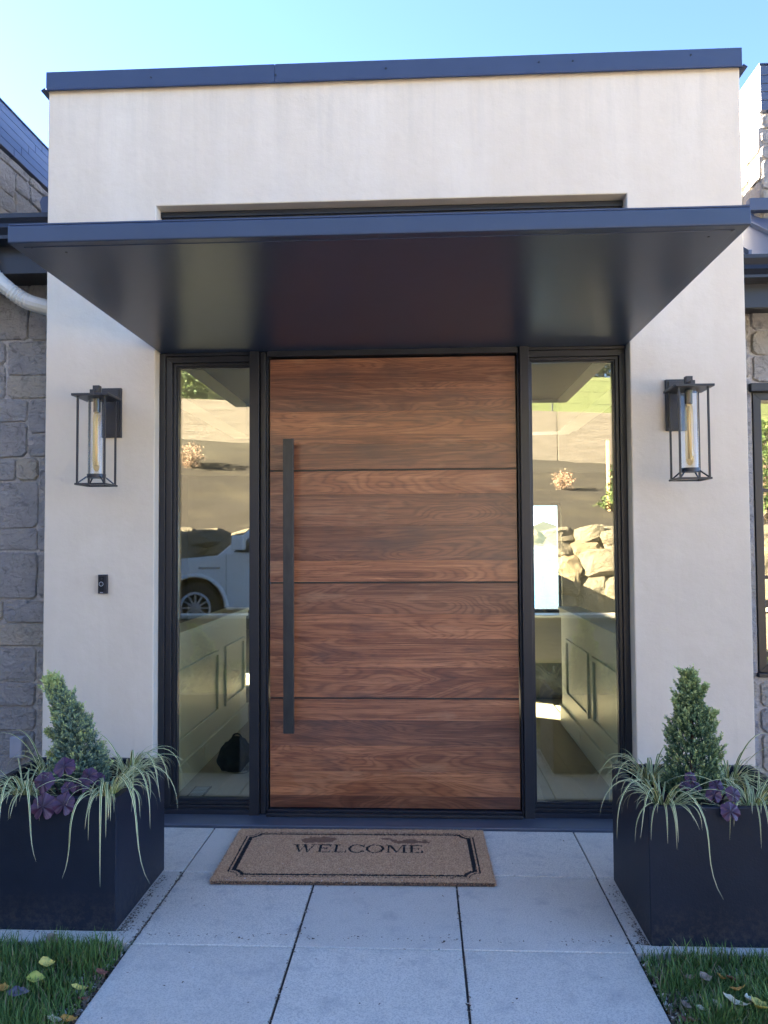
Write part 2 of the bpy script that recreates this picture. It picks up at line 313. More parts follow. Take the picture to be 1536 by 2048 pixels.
# ------------------------------------------------------------------ paving
pav = thing('pavement', None, None, kind='structure')
box('joint_bed', 'sand', -2.6, 2.4, -1.235, -.045, -.05, -.010, pav); box('joint_bed', 'sand', -1.105, .727, -6.9, -1.235, -.05, -.010, pav)
XJ = [-1.110, -.503, .113, .732]; YJ = [-.068, -.611, -1.250, -1.863, -2.475, -3.09, -3.70, -4.31, -4.92, -5.54, -6.15]
def slab(x0, x1, y0, y1, k):
    g = .0042; mb = MB(); j = lambda: rng.uniform(-.0014, .0014)
    x0 += g+j(); x1 -= g+j(); y0 += g+j(); y1 -= g+j(); cx, cy = (x0+x1)/2, (y0+y1)/2
    mb.box(x0-cx, x1-cx, y0-cy, y1-cy, -.045, 0); o = mb.build('paving_slab', 'slab', pav, .0035, loc=(cx, cy, rng.uniform(-.0012, .0006)))
    o.rotation_euler = (rng.uniform(-.0012, .0012), rng.uniform(-.0012, .0012), rng.uniform(-.001, .001))
for r in range(len(YJ)-1):
    xsj = XJ if r >= 2 else [-2.33, -1.72]+XJ+[1.342, 1.95]
    for i in range(len(xsj)-1): slab(xsj[i], xsj[i+1], YJ[r+1], YJ[r], r)

# ------------------------------------------------------------------ HOUSE
H = thing('house', 'modern stone and stucco house with a flat black entry canopy', 'house')
X0, X1, OL, OR, ZT, ZO = -2.069, 1.677, -1.463, 1.076, 3.985, 3.319
# entry volume in stucco: a portal with an opening, sides and roof
mb = MB().prism([(X0, -.03), (OL, -.03), (OL, ZO), (OR, ZO), (OR, -.03), (X1, -.03), (X1, ZT), (X0, ZT)], 0, .22)
mb.build('entry_wall', 'stucco', H, .006)
MB().box(X0+.001, X0+.20, .2201, 3.0, 2.995, ZT-.002).box(X0+.001, X0+.20, .2201, .69, -.03, 2.9949).build('entry_side_wall', 'stucco', H); box('entry_side_wall', 'stucco', X1-.20, X1-.001, .2201, 3.0, 2.9, ZT-.002, H)
box('entry_roof', 'roof_metal', X0+.2, X1-.2, .2201, 3.0, ZT-.2, ZT-.05, H)
cop = MB().box(X0-.010, -.806, -.014, .25, ZT-.002, 4.082).build('coping', 'coping_metal', H, .003)
MB().box(-.8045, X1+.010, -.014, .25, ZT-.002, 4.0823).build('coping', 'coping_metal', H, .003)
MB().prism([(-.014, ZT-.002), (-.030, ZT-.016), (-.026, ZT-.018), (-.002, ZT-.004)], X0-.026, X1+.026, 'x').build('drip_edge', 'coping_metal', cop)
for sx in (X0-.010, X1+.010):
    s = -1 if sx < 0 else 1
    MB().prism([(sx, ZT), (sx+.022*s, ZT-.016), (sx+.018*s, ZT-.018), (sx-.002*s, ZT-.006)], -.028, .25, 'y').build('drip_edge', 'coping_metal', cop)
for x, z in ((-1.49, 4.03), (-.2, 4.035), (.62, 4.04), (.80, 4.04), (1.42, 4.05), (-.80, 4.02)):
    MB().tube([(x, -.0145, z), (x, -.0185, z)], .005, 8).build('screw', 'black_metal', cop)
for yy in (.25, ):
    box('coping', 'coping_metal', X0-.010, X0+.2, yy+.001, 3.01, ZT-.001, 4.081, H); box('coping', 'coping_metal', X1-.2, X1+.010, yy+.001, 3.01, ZT-.001, 4.081, H)
# header above the canopy, set back in the opening
hd = box('header_panel', 'frame_metal', OL+.004, OR-.004, .085, .14, 2.585, ZO-.004, H, .002)
box('trim', 'black_metal', OL+.003, OR-.003, .072, .086, ZO-.035, ZO-.005, hd, .002)
# canopy
CZ0, CZ1, CY = 2.524, 2.586, -1.531
can = MB().prism([(CY, CZ0+.003), (CY+.003, CZ0), (.13, CZ0), (.13, CZ1), (CY+.004, CZ1), (CY, CZ1-.004)], -1.457, 1.077, 'x').build('canopy', 'canopy_metal', H, .005)
box('soffit_pan', 'canopy_metal', -1.42, 1.04, CY+.04, .06, CZ0-.0025, CZ0+.001, can, .001)
box('top_flashing', 'coping_metal', -1.455, 1.075, CY+.002, .06, CZ1+.0002, CZ1+.006, can, .001)
for x, y in ((-1.29, -1.44), (.97, -1.44), (1.03, -1.49), (-1.39, -1.49)):
    MB().tube([(x, y, CZ0-.0026), (x, y, CZ0-.0045)], .0045, 8).build('screw', 'black_metal', can)
# ---- frames
def ring(name, mat, x0, x1, z0, z1, wd, y0, y1, parent, bevel=.002):
    mb = MB(); o = [(x0, z0), (x1, z0), (x1, z1), (x0, z1)]; i = [(x0+wd, z0+wd), (x1-wd, z0+wd), (x1-wd, z1-wd), (x0+wd, z1-wd)]
    for k in range(4):
        a, b = o[k], o[(k+1) % 4]; c, e = i[(k+1) % 4], i[k]
        v = [(p[0], y, p[1]) for y in (y0, y1) for p in (a, b, c, e)]
        mb.add(v, [(0, 1, 2, 3), (7, 6, 5, 4), (0, 4, 5, 1), (1, 5, 6, 2), (2, 6, 7, 3), (3, 7, 4, 0)])
    return mb.build(name, mat, parent, bevel)
def sidelight(x0, x1, j0, j1):
    s = ring('sidelight_window', 'frame_metal', x0, x1, .030, 2.506, .034, .082, .15, H)
    ring('glazing_bead', 'frame_metal', x0+.0345, x1-.0345, .0645, 2.4715, .017, .098, .15, s, .0015)
    ring('glazing_bead', 'black_metal', x0+.0518, x1-.0518, .0817, 2.4543, .008, .112, .15, s, .001)
    box('gasket', 'gasket', x0+.052, x1-.052, .1545, .158, .05, .0815, s)
    p = box('pane', 'pane_glass', x0+.053, x1-.053, .136, .148, .062, 2.455, s)
    if j1 > j0: box('jamb', 'frame_metal', j0, j1, .070, .2, .0, 2.523, s, .002)
    return s
sidelight(-1.428, -.903, -1.462, -1.4285); sidelight(.518, 1.0745, 0, 0)
for a, b, c in ((-.9565, -.905, -1), (.5055, .5555, 1)):
    m = box('mullion', 'frame_metal', a, b, .045, .0815, .0, 2.523, H, .002)
    if c < 0: box('groove', 'gasket', b+.0005, b+.008, .075, .2, .0, 2.52, m); box('stop', 'frame_metal', b+.0085, b+.034, .062, .2, .0, 2.52, m, .002); box('stop', 'black_metal', b+.0345, b+.044, .085, .2, .0, 2.52, m, .001)
    else: box('stop', 'black_metal', a-.011, a-.0005, .085, .2, .0, 2.52, m, .001)
box('head_frame', 'frame_metal', -.86, .494, .05, .2, 2.4905, 2.523, H, .002); MB().box(-.900, -.858, .168, .25, .02, 2.55).box(.4915, .53, .168, .25, .02, 2.55).box(-.8579, .4914, .168, .25, 2.478, 2.55).box(-.8579, .4914, .168, .25, .02, .062).build('door_stop', 'gasket', H); 
for a, b in ((-1.428, -.957), (.556, 1.0745)): box('head_frame', 'frame_metal', a, b, .07, .2, 2.5065, 2.523, H, .001)
# threshold
th = MB().prism([(-.062, 0.0), (-.062, .010), (-.052, .014), (.045, .024), (.20, .029), (.20, -.03), (-.062, -.03)], OL+.001, OR-.001, 'x').build('threshold', 'sill_metal', H, .002)
box('base_rail', 'black_metal', -1.428, -.957, .055, .081, .022, .048, th, .002); box('base_rail', 'black_metal', .556, 1.0745, .055, .081, .022, .048, th, .002)
box('sill_step', 'frame_metal', -.862, .494, .03, .2, .0245, .040, th, .002); box('sill_step', 'black_metal', -.858, .490, .062, .2, .0405, .0505, th, .001)
# ---- door
D = box('door', 'gasket', -.853, .487, .118, .165, .054, 2.487, H)
zsj = [2.482, 2.345, 2.191, 2.012, 1.869, 1.737, 1.565, 1.377, 1.258, 1.090, .955, .802, .637, .520, .385, .247, .119, .056]
inl = [1.869, 1.258, .637]
for i in range(len(zsj)-1):
    zt, zb = zsj[i], zsj[i+1]
    if zt in inl: zt -= .0045
    if zb in inl: zb += .0045
    zm = (zt+zb)/2; xm = -.183
    o = MB().box(-.669, .669, -.014, .014, zb-zm+.0002, zt-zm-.0002).build('plank', 'walnut', D, .0004, loc=(xm, .104, zm))
for z in inl: box('inlay_strip', 'handle_metal', -.852, .486, .0935, .116, z-.0028, z+.0028, D)
hn = MB().box(-.760, -.705, -.028, .0, .474, 2.030).build('handle', 'handle_metal', D, .002)
for z in (.62, 1.88): MB().tube([(-.7325, .0, z), (-.7325, .092, z)], .014, 12).build('handle_standoff', 'handle_metal', D)
# ------------------------------------------------------------------ stone walls
def pack(wc, hc, r):
    occ = [[0]*wc for _ in range(hc)]; out = []
    for j in range(hc):
        for i in range(wc):
            if occ[j][i]: continue
            W = r.choice([3, 4, 4, 5, 6, 7]); Hh = r.choice([2, 2, 3, 3, 4])
            k = 0
            while k < W and i+k < wc and not occ[j][i+k]: k += 1
            if i+k < wc and not occ[j][i+k] and False: pass
            rem = 0
            while i+k+rem < wc and not occ[j][i+k+rem]: rem += 1
            if k == W and 0 < rem < 2: k += rem
            Hh = min(Hh, hc-j)
            for a in range(j, j+Hh):
                for b in range(i, i+k): occ[a][b] = 1
            out.append((i, j, k, Hh))
    return out
def stones(parent, u0, u1, v0, v1, place, seed, mat='stone', cell=.072, depth=.020, name='stone', skip=None, clip=None):
    r = random.Random(seed); wc = max(2, round((u1-u0)/cell)); hc = max(2, round((v1-v0)/cell)); cu = (u1-u0)/wc; cv = (v1-v0)/hc
    for (i, j, k, h) in pack(wc, hc, r):
        a0, a1, b0, b1 = u0+i*cu, u0+(i+k)*cu, v0+j*cv, v0+(j+h)*cv
        if skip and skip(a0, a1, b0, b1): continue
        g = .0042
        jj = lambda m=.007: r.uniform(-m, m)
        cn = [(a0+g+jj(.003), b0+g+jj(.003)), (a1-g+jj(.003), b0+g+jj(.003)), (a1-g+jj(.003), b1-g+jj(.003)), (a0+g+jj(.003), b1-g+jj(.003))]
        pts = []
        for q in range(4):
            A, B = cn[q], cn[(q+1) % 4]; L = math.hypot(B[0]-A[0], B[1]-A[1]); ca = min(.25, r.uniform(.010, .028)/max(L, .02)); cb = min(.25, r.uniform(.010, .028)/max(L, .02))
            nn = 3 if L > .15 else 2
            for e in range(nn+1):
                t = ca+(1-ca-cb)*e/nn; inn = 0 if e in (0, nn) else jj(.004)
                ex, ey = -(B[1]-A[1])/L, (B[0]-A[0])/L; pts.append((A[0]+(B[0]-A[0])*t+ex*inn, A[1]+(B[1]-A[1])*t+ey*inn))
        n = len(pts); cu_, cv_ = (a0+a1)/2, (b0+b1)/2; dd = depth*r.uniform(.55, 1.05); V = []
        for lev, (sc_, dp) in enumerate(((1, -.02), (1, dd*.45), (.93, dd*.95))):
            for p in pts:
                x = cu_+(p[0]-cu_)*sc_ if lev < 2 else p[0]+(cu_-p[0])*min(.3, .005/max(.01, abs(cu_-p[0]))); y = cv_+(p[1]-cv_)*sc_ if lev < 2 else p[1]+(cv_-p[1])*min(.3, .005/max(.01, abs(cv_-p[1])))
                V.append(place(x, y, dp+(jj(.003) if lev else 0)))
        V.append(place(cu_+jj(.02), cv_+jj(.02), dd*r.uniform(1.0, 1.25)))
        F = []
        for l in range(2):
            for q in range(n): F.append((l*n+q, l*n+(q+1) % n, (l+1)*n+(q+1) % n, (l+1)*n+q))
        for q in range(n): F.append((2*n+q, 2*n+(q+1) % n, 3*n))
        ctr = Vector(place(cu_, cv_, 0)); mb = MB().add([Vector(p)-ctr for p in V], F)
        mb.build(name, mat, parent, loc=tuple(ctr))
# left wing front wall (y = .5)
LW = box('stone_wall', 'mortar', -7.5, X0, .5, .7, -.05, 3.2, H)
stones(LW, -3.05, X0+.002, .0, 3.15, lambda u, v, d: (u, .5-d, v), 11, skip=lambda a, b, c, e: (b > -2.56 and a < -2.42 and e > .20 and c < .36) and False)
# left tower (side face x = -2.6)
TL = MB().box(-6.2, -2.62, .18, 3.9, 3.2, 4.19).build('tower', 'mortar', H)
stones(TL, .2, 2.2, 3.38, 3.925, lambda u, v, d: (-2.62+d, u, v), 21, mat='stone_light', cell=.058, depth=.02)
for k in range(5):
    z0 = 3.930+k*.0535
    for (a, b) in ((.10, .60+.09*k), (.6035+.09*k, 1.35), (1.3535, 3.92)): box('siding_plank', 'siding_metal', -2.622, -2.585, a, b, z0, z0+.0505, TL, .002)
box('siding_plank', 'siding_metal', -6.2, -2.585, .14, .178, 3.93, 4.197, TL, .002)
box('cap', 'coping_metal', -6.22, -2.577, .12, 3.95, 4.1985, 4.206, TL, .001)
# left gutter, fascia, fin
gl = MB().prism([(.02, 3.31), (.02, 3.285), (.035, 3.26), (.028, 3.235), (.05, 3.2), (.05, 3.18), (.16, 3.18), (.16, 3.31), (.15, 3.31), (.15, 3.20), (.045, 3.29), (.03, 3.31)], -7.5, X0-.001, 'x').build('gutter', 'black_metal', H)
box('fascia', 'black_metal', -7.5, X0-.001, .162, .19, 3.02, 3.31, H, .002); box('eave_soffit', 'frame_metal', -7.5, X0-.001, .1905, .5, 3.06, 3.075, H)
box('eave_trim', 'coping_metal', -7.5, X0-.001, .13, .60, 3.315, 3.325, H, .002)
MB().prism([(X0-.001, 3.30), (-2.145, 3.30), (-2.150, 3.36), (-2.160, 3.40), (-2.145, 3.43), (X0-.001, 3.435)], .09, .13, 'y').build('flashing', 'siding_metal', H, .002)
# right wing front wall y=.5
WX0 = 1.905
RW = MB().box(X1-.1, WX0, .5, .7, -.05, 3.0).box(WX0, 7, .5, .7, 2.345, 3.0).box(WX0, 7, .5, .7, -.05, .70).box(3.4, 7, .5, .7, .7001, 2.344).build('stone_wall', 'mortar', H)
stones(RW, 1.70, WX0-.004, .0, 2.93, lambda u, v, d: (u, .5-d, v), 31, cell=.056)
stones(RW, WX0+.004, 2.6, 2.40, 2.93, lambda u, v, d: (u, .5-d, v), 32); stones(RW, WX0+.004, 2.6, 0, .66, lambda u, v, d: (u, .5-d, v), 33)
# right window
rw = ring('window', 'frame_metal', WX0+.004, 3.3, .715, 2.335, .045, .49, .60, H)
box('head_trim', 'black_metal', WX0-.02, 3.36, .452, .50, 2.337, 2.385, rw, .003); box('sill', 'black_metal', WX0-.01, 3.36, .46, .52, .690, .714, rw, .003)
for z in (1.767, 1.259): box('muntin', 'frame_metal', WX0+.050, 3.254, .525, .58, z-.010, z+.010, rw, .001)
box('rail', 'frame_metal', WX0+.050, 3.254, .51, .59, 1.085, 1.125, rw, .001); box('rail', 'frame_metal', WX0+.050, 3.254, .51, .59, .80, .83, rw, .001)
box('pane', 'pane_glass', WX0+.046, 3.256, .548, .560, .76, 2.29, rw)
# right gutter and standing-seam roof
MB().prism([(.02, 2.985), (.02, 2.965), (.038, 2.935), (.028, 2.91), (.05, 2.885), (.05, 2.87), (.16, 2.87), (.16, 2.985)], X1+.001, 7, 'x').build('gutter', 'black_metal', H)
box('fascia', 'black_metal', X1+.001, 7, .162, .19, 2.74, 2.985, H, .002); box('eave_soffit', 'frame_metal', X1+.001, 7, .1905, .5, 2.80, 2.815, H)
rf = MB().add([(X1+.001, .06, 2.992), (7, .06, 2.992), (7, 1.2, 3.70), (X1+.001, 1.2, 3.70), (X1+.001, .06, 2.975), (7, .06, 2.975), (7, 1.2, 3.68), (X1+.001, 1.2, 3.68)], [(0, 1, 2, 3), (7, 6, 5, 4), (0, 4, 5, 1), (1, 5, 6, 2), (2, 6, 7, 3), (3, 7, 4, 0)]).build('roof', 'roof_metal', H)
for k in range(18):
    x = 1.735+k*.30
    MB().add([(x+a, y, z) for (y, z) in ((.06, 2.992), (1.2, 3.70)) for (a, z_) in ((-.008, 0), (.008, 0))]+[(x+a, y, z+.03) for (y, z) in ((.06, 2.992), (1.2, 3.70)) for a in (-.008, .008)], [(0, 1, 3, 2), (4, 5, 7, 6), (0, 1, 5, 4), (2, 3, 7, 6), (0, 2, 6, 4), (1, 3, 7, 5)]).build('roof_seam', 'roof_metal', rf)
box('flashing', 'siding_metal', 2.10, 6.3, .93, .985, 3.60, 3.68, rf, .003)
# right tower
TR = MB().box(2.225, 6.2, 1.0, 4.2, 3.0, 4.56).build('tower', 'mortar', H)
stones(TR, 2.205, 3.6, 3.40, 4.262, lambda u, v, d: (u, 1.0-d, v), 41, mat='stone_light', cell=.05, depth=.022); stones(TR, .99, 4.2, 3.40, 4.262, lambda u, v, d: (2.225-d, u, v), 42, mat='stone_light', cell=.06, depth=.03)
for k, (z0, z1) in enumerate(((4.268, 4.333), (4.336, 4.389), (4.392, 4.443), (4.446, 4.500), (4.503, 4.567))):
    box('siding_plank', 'siding_metal', 2.198, 6.22, .955, .999, z0, z1, TR, .003); box('siding_plank', 'white_paint_and_sunlit_siding', 2.196, 2.224, 1.0, 4.22, z0, z1, TR, .003)  # side planks coloured white to paint in the sunlit face of the same siding
box('cap', 'coping_metal', 2.19, 6.24, .945, 4.25, 4.568, 4.576, TR, .001)
# downspout
path = [(-2.50, .10, 3.20), (-2.498, .105, 3.13), (-2.487, .115, 3.08), (-2.465, .13, 3.03), (-2.43, .15, 2.985), (-2.39, .18, 2.945), (-2.34, .20, 2.905), (-2.29, .21, 2.876), (-2.24, .22, 2.858), (-2.19, .23, 2.845), (-2.14, .24, 2.825), (-2.12, .245, 2.77), (-2.118, .25, 2.6), (-2.118, .25, .1)]
def catmull(p, n=8):
    p = [Vector(q) for q in p]; out = []
    for i in range(len(p)-1):
        a, b, c, e = p[max(i-1, 0)], p[i], p[i+1], p[min(i+2, len(p)-1)]
        for k in range(n):
            t = k/n; out.append(.5*((2*b)+(c-a)*t+(2*a-5*b+4*c-e)*t*t+(3*b-a-3*c+e)*t**3))
    out.append(p[-1]); return out
pp = catmull(path, 6); rr = []
for i, p in enumerate(pp):
    s = i/6.0; on = (1.0 < s < 4.0) or (5.3 < s < 7.2); rr.append(.051+(.006*(i % 2) if on else .003))
ds = MB().tube(pp, rr, 14, sx=.82).build('downspout', 'downspout_white', H); 
# ---- rest of the shell (closes the rooms)
sh = lambda n, *a: box(n, 'interior_wall', *a, H)
sh('roof_slab', -7.5, 7, .711, 4.15, 2.87, 2.99); sh('roof_slab', -4.15, 7, 4.151, 9.2, 2.87, 2.99); sh('end_wall', -7.6, -7.5, .5, 4.0, -.05, 3.2); sh('back_wall', -7.6, -4.01, 4.0, 4.15, -.05, 3.2); sh('end_wall', 7, 7.1, .5, 9.2, -.05, 3.2)
MB().box(-4.15, -4.0, 4.151, 5.03, -.05, 2.87).box(-4.15, -4.0, 5.73, 9.2, -.05, 2.87).box(-4.15, -4.0, 5.031, 5.729, 2.55, 2.87).box(-4.15, -4.0, 5.031, 5.729, -.05, .12).build('side_wall', 'interior_wall', H)
MB().box(-3.999, .9, 9.0, 9.2, -.05, 2.869).box(2.28, 6.999, 9.0, 9.2, -.05, 2.869).box(.9, 2.28, 9.0, 9.2, 2.12, 2.869).box(.9, 2.28, 9.0, 9.2, -.05, .30).build('back_wall', 'interior_wall', H)
w2 = ring('window', 'black_metal', .9, 2.28, .3, 2.12, .05, 9.03, 9.12, H); box('pane', 'clear_pane', .95, 2.23, 9.07, 9.08, .35, 2.07, w2)
w3 = MB().box(-4.1, -4.05, 5.031, 5.06, .12, 2.55).box(-4.1, -4.05, 5.70, 5.729, .12, 2.55).build('window', 'black_metal', H)
sh('partition', -1.78, -1.6, 0.221, .5, -.05, 2.86); box('ceiling', 'interior_wall', -1.86, 1.67, .24, .709, 2.62, 2.64, H); box('ceiling', 'interior_wall', -4, 7, .71, 9, 2.62, 2.64, H)
box('beam', 'white_paint_and_sunlit_siding', -1.6, 1.2, 2.2, 2.4, 2.36, 2.62, H); box('beam', 'white_paint_and_sunlit_siding', -1.60, -1.46, .3, 2.2, 2.36, 2.62, H); box('beam', 'white_paint_and_sunlit_siding', 1.08, 1.22, .3, 2.2, 2.36, 2.62, H)
# interior floor in tiles running away from the door
fl = box('interior_floor', 'mortar', -7.4, 6.95, .20, 9.0, -.05, .022, H)
for i in range(11):
    x = -1.46+i*.235; y = .21-rng.uniform(0, .8)
    while y < 4.4:
        y1 = y+1.2; a = max(y, .205)
        if y1 > .25: 
            c = ((2*x+.235)/2, (a+y1)/2); MB().box(-.1165, .1165, a-c[1]+.0015, y1-c[1]-.0015, -.006, .006).build('floor_tile', 'tile', fl, loc=(c[0], c[1], .024))
        y = y1
# knee walls with panel mouldings
def knee(xf, s):   # xf visible face, s = direction of the face normal
    a, b = (xf-.14, xf) if s > 0 else (xf, xf+.14)
    k = box('knee_wall', 'white_paint_and_sunlit_siding', a, b, .225, 2.2, .03, .925, H, .003)
    box('cap_rail', 'white_paint_and_sunlit_siding', a-.02, b+.02, .225, 2.225, .926, .952, k, .004); 
    f = lambda n, y0, y1, z0, z1, t: box(n, 'white_paint_and_sunlit_siding', *( (xf+.0002, xf+t) if s > 0 else (xf-t, xf-.0002)), y0, y1, z0, z1, k, .003)
    f('cap_moulding', .226, 2.21, .885, .925, .014); f('baseboard', .226, 2.205, .031, .17, .016); f('baseboard_bead', .226, 2.206, .1705, .182, .022)
    for (y0, y1) in ((-.2, 1.31), (1.50, 2.10)) if s > 0 else ((.24, 1.02), (1.16, 1.95)):
        y0 = max(y0, .228)
        for (p, q, c, e) in ((y0, y1, .70, .73), (y0, y1, .295, .325), (y0, y0+.03, .3255, .6995), (y1-.03, y1, .3255, .6995)): f('panel_moulding', p, q, c, e, .016)
    yo = .92 if s > 0 else 1.40
    ot = f('power_outlet', yo, yo+.075, .06, .16, .022)
    return k
knee(-1.46, 1); knee(1.08, -1)
hw = box('half_wall', 'interior_wall', .93, 4.0, 3.16, 3.3, .36, .78, H); box('dark_base', 'dark_interior', .93, 4.0, 3.18, 3.29, .03, .3595, hw); box('ledge', 'white_paint_and_sunlit_siding', .91, 4.0, 3.12, 3.32, .7805, .80, hw, .003)
vt = thing('floor_vent', 'dark slotted floor vent in the hall behind the left sidelight', 'vent', (-1.33, .38, .03))
box('vent_frame', 'dark_interior', -.05, .05, -.125, .125, .0005, .004, vt, .001)
for k in range(9): box('slot', 'outlet_grey', -.038, .038, -.11+k*.026, -.098+k*.026, .0042, .006, vt)
# added unseen wing on the left, shaped to shade the pickup, boulders and path
gw = MB().box(-17, -7.62, -6.05, 4.15, -.05, 5.0).box(-17, -9.2, -7.9, -6.051, -.05, 4.6).build('shade_block', 'stucco', H); box('coping', 'coping_metal', -9.15, -7.58, -6.09, 4.2, 5.0005, 5.09, gw)
gd = box('shade_block_door', 'shade_block_door', -14.5, -9.9, -7.93, -7.901, 0, 2.6, gw)
for k in range(5): box('door_panel', 'shade_block_door', -14.45, -9.95, -7.95, -7.931, .03+k*.51, .50+k*.51, gw, .004)

# ------------------------------------------------------------------ fixtures on the wall
def lantern(cx, label):
    L = thing('wall_lantern', label, 'wall lamp', (cx, 0, 1.78), 'wall lanterns either side of the door')
    q = lambda n, m, *a, b=.0015: box(n, m, *a, L, b)
    px = {-1: 0}.get(0, 0)
    wp = q('wall_plate', 'black_metal', -.0535, .0535, -.020, -.0005, .268, .537); box('plate_border', 'black_metal', -.042, .042, -.026, -.0205, .28, .525, wp, .001)
    q('arm', 'black_metal', -.012, .012, -.27, -.0265, .462, .482)
    q('cap', 'black_metal', -.095, .095, -.300, -.110, .446, .458); q('cap_step', 'black_metal', -.03, .03, -.235, -.175, .4585, .47); q('finial', 'black_metal', -.017, .017, -.222, -.188, .4705, .512)
    for x in (-.075, .0655):
        for y in (-.280, -.1395): q('post', 'black_metal', x, x+.0095, y, y+.0095, .004, .4458, b=.0008)
    bf = MB()
    for (a, b, c, e) in ((-.080, .080, -.286, -.272), (-.080, .080, -.138, -.124), (-.080, -.066, -.2718, -.1382), (.066, .080, -.2718, -.1382)): bf.box(a, b, c, e, -.006, .0038)
    bf.build('bottom_frame', 'black_metal', L, .001)
    for (x, y) in ((-.072, -.278), (.072, -.278), (-.072, -.132), (.072, -.132)):
        MB().tube([(x, y, .0), (x*.5, -.205+(y+.205)*.5, .038)], .0042, 6).build('brace', 'black_metal', L)
    ring_pts = [(0, -.205, .034), (0, -.205, .054)]; MB().tube(ring_pts, .047, 28).build('glass_cup', 'black_metal', L)
    # glass cylinder with wall thickness
    n = 32; V = []; F = []
    for r in (.0435, .0415):
        for z in (.054, .4458):
            for k in range(n): V.append((r*math.cos(2*math.pi*k/n), -.205+r*math.sin(2*math.pi*k/n), z))
    for k in range(n): F += [(k, (k+1) % n, n+(k+1) % n, n+k), (2*n+k, 3*n+k, 3*n+(k+1) % n, 2*n+(k+1) % n)]
    npmesh('glass_cylinder', V, F, 'clear_glass', L, smooth=True)
    MB().tube([(0, -.205, .4455), (0, -.205, .375)], .018, 16).build('socket', 'black_metal', L)
    zz = [.375, .36, .34, .30, .2, .12, .09, .075, .068]; rr = [.012, .017, .0195, .02, .02, .02, .018, .012, .004]
    bu = MB().tube([(0, -.205, z) for z in zz], rr, 20).build('bulb', 'amber_glass', L, smooth=True)
    MB().tube([(0, -.205, .365), (0, -.205, .10)], .0075, 10).build('filament_stem', 'bulb_core', bu, smooth=True)
    for k in range(6):
        t = 2*math.pi*k/6; MB().tube([(.009*math.cos(t), -.205+.009*math.sin(t), .33), (.010*math.cos(t+.3), -.205+.010*math.sin(t+.3), .10)], .0014, 5).build('filament', 'bulb_core', bu)
    return L
lantern(-1.6955, 'black box wall lantern with clear glass tube, left of the door above the doorbell')
lantern(1.307, 'black box wall lantern with clear glass tube on the pier right of the door')
db = thing('doorbell', 'small black video doorbell on the pale left pier below the lantern', 'doorbell', (-1.736, 0, 1.209))
box('body', 'black_metal', -.0245, .0245, -.022, -.0005, 0, .102, db, .003); box('face_plate', 'gasket', -.019, .010, -.0245, -.0225, .012, .092, db, .001)
n = 24; V = []; F = []
for r in (.0125, .0095):
    for k in range(n): V.append((-.0045+r*math.cos(2*math.pi*k/n), -.0262, .052+r*math.sin(2*math.pi*k/n)))
for k in range(n): F.append((k, (k+1) % n, n+(k+1) % n, n+k))
npmesh('button_ring', V, F, 'ring_grey', db); MB().tube([(-.0045, -.0246, .052), (-.0045, -.0258, .052)], .009, 20).build('button', 'frame_metal', db); MB().tube([(-.0035, -.0246, .080), (-.0035, -.0262, .080)], .0045, 12).build('camera_lens', 'frame_metal', db)
box('maker_mark', 'ring_grey', -.012, .004, -.0226, -.0222, .004, .008, db)
ob = thing('outlet_cover', 'grey rectangular weatherproof outlet cover low on the left stone wall', 'outlet', (-2.435, .458, .272))
MB().box(-.040, .040, -.032, .0, -.062, .062).build('cover', 'outlet_grey', ob, .004); box('lid', 'outlet_grey', -.035, .035, -.038, -.0325, -.055, .057, ob, .003)

# ------------------------------------------------------------------ planters
def planter(x0, x1, y0, y1, label):
    P = thing('planter', label, 'planter', ((x0+x1)/2, (y0+y1)/2, 0), 'black planters beside the door')
    a, b, c, e = -(x1-x0)/2, (x1-x0)/2, -(y1-y0)/2, (y1-y0)/2; t = .028; h = .502
    o = [(a, c), (b, c), (b, e), (a, e)]; i = [(a+t, c+t), (b-t, c+t), (b-t, e-t), (a+t, e-t)]
    V = [(p[0], p[1], .001) for p in o]+[(p[0], p[1], h) for p in o]+[(p[0], p[1], h) for p in i]+[(p[0], p[1], .40) for p in i]
    F = [(3, 2, 1, 0)]+[(k, (k+1) % 4, 4+(k+1) % 4, 4+k) for k in range(4)]+[(4+k, 4+(k+1) % 4, 8+(k+1) % 4, 8+k) for k in range(4)]+[(8+k, 8+(k+1) % 4, 12+(k+1) % 4, 12+k) for k in range(4)]+[(12, 13, 14, 15)]
    MB().add(V, F).build('shell', 'planter', P, .004)
    n = 16; V = []; 
    for jj in range(n+1):
        for ii in range(n+1):
            x = a+t+(b-a-2*t)*ii/n; y = c+t+(e-c-2*t)*jj/n; V.append((x, y, .452+.02*noise.noise(Vector((x*9, y*9, x0)))+.012*noise.noise(Vector((x*30, y*30, 2)))))
    npmesh('soil', V, [(j*(n+1)+i, j*(n+1)+i+1, (j+1)*(n+1)+i+1, (j+1)*(n+1)+i) for j in range(n) for i in range(n)], 'soil', P, smooth=True)
PL = (-1.795, -1.200, -1.166, -.600); PR = (.797, 1.392, -1.199, -.640)
planter(*PL, 'square black planter left of the door holding a leaning dwarf conifer'); planter(*PR, 'square black planter right of the door holding an upright dwarf conifer')

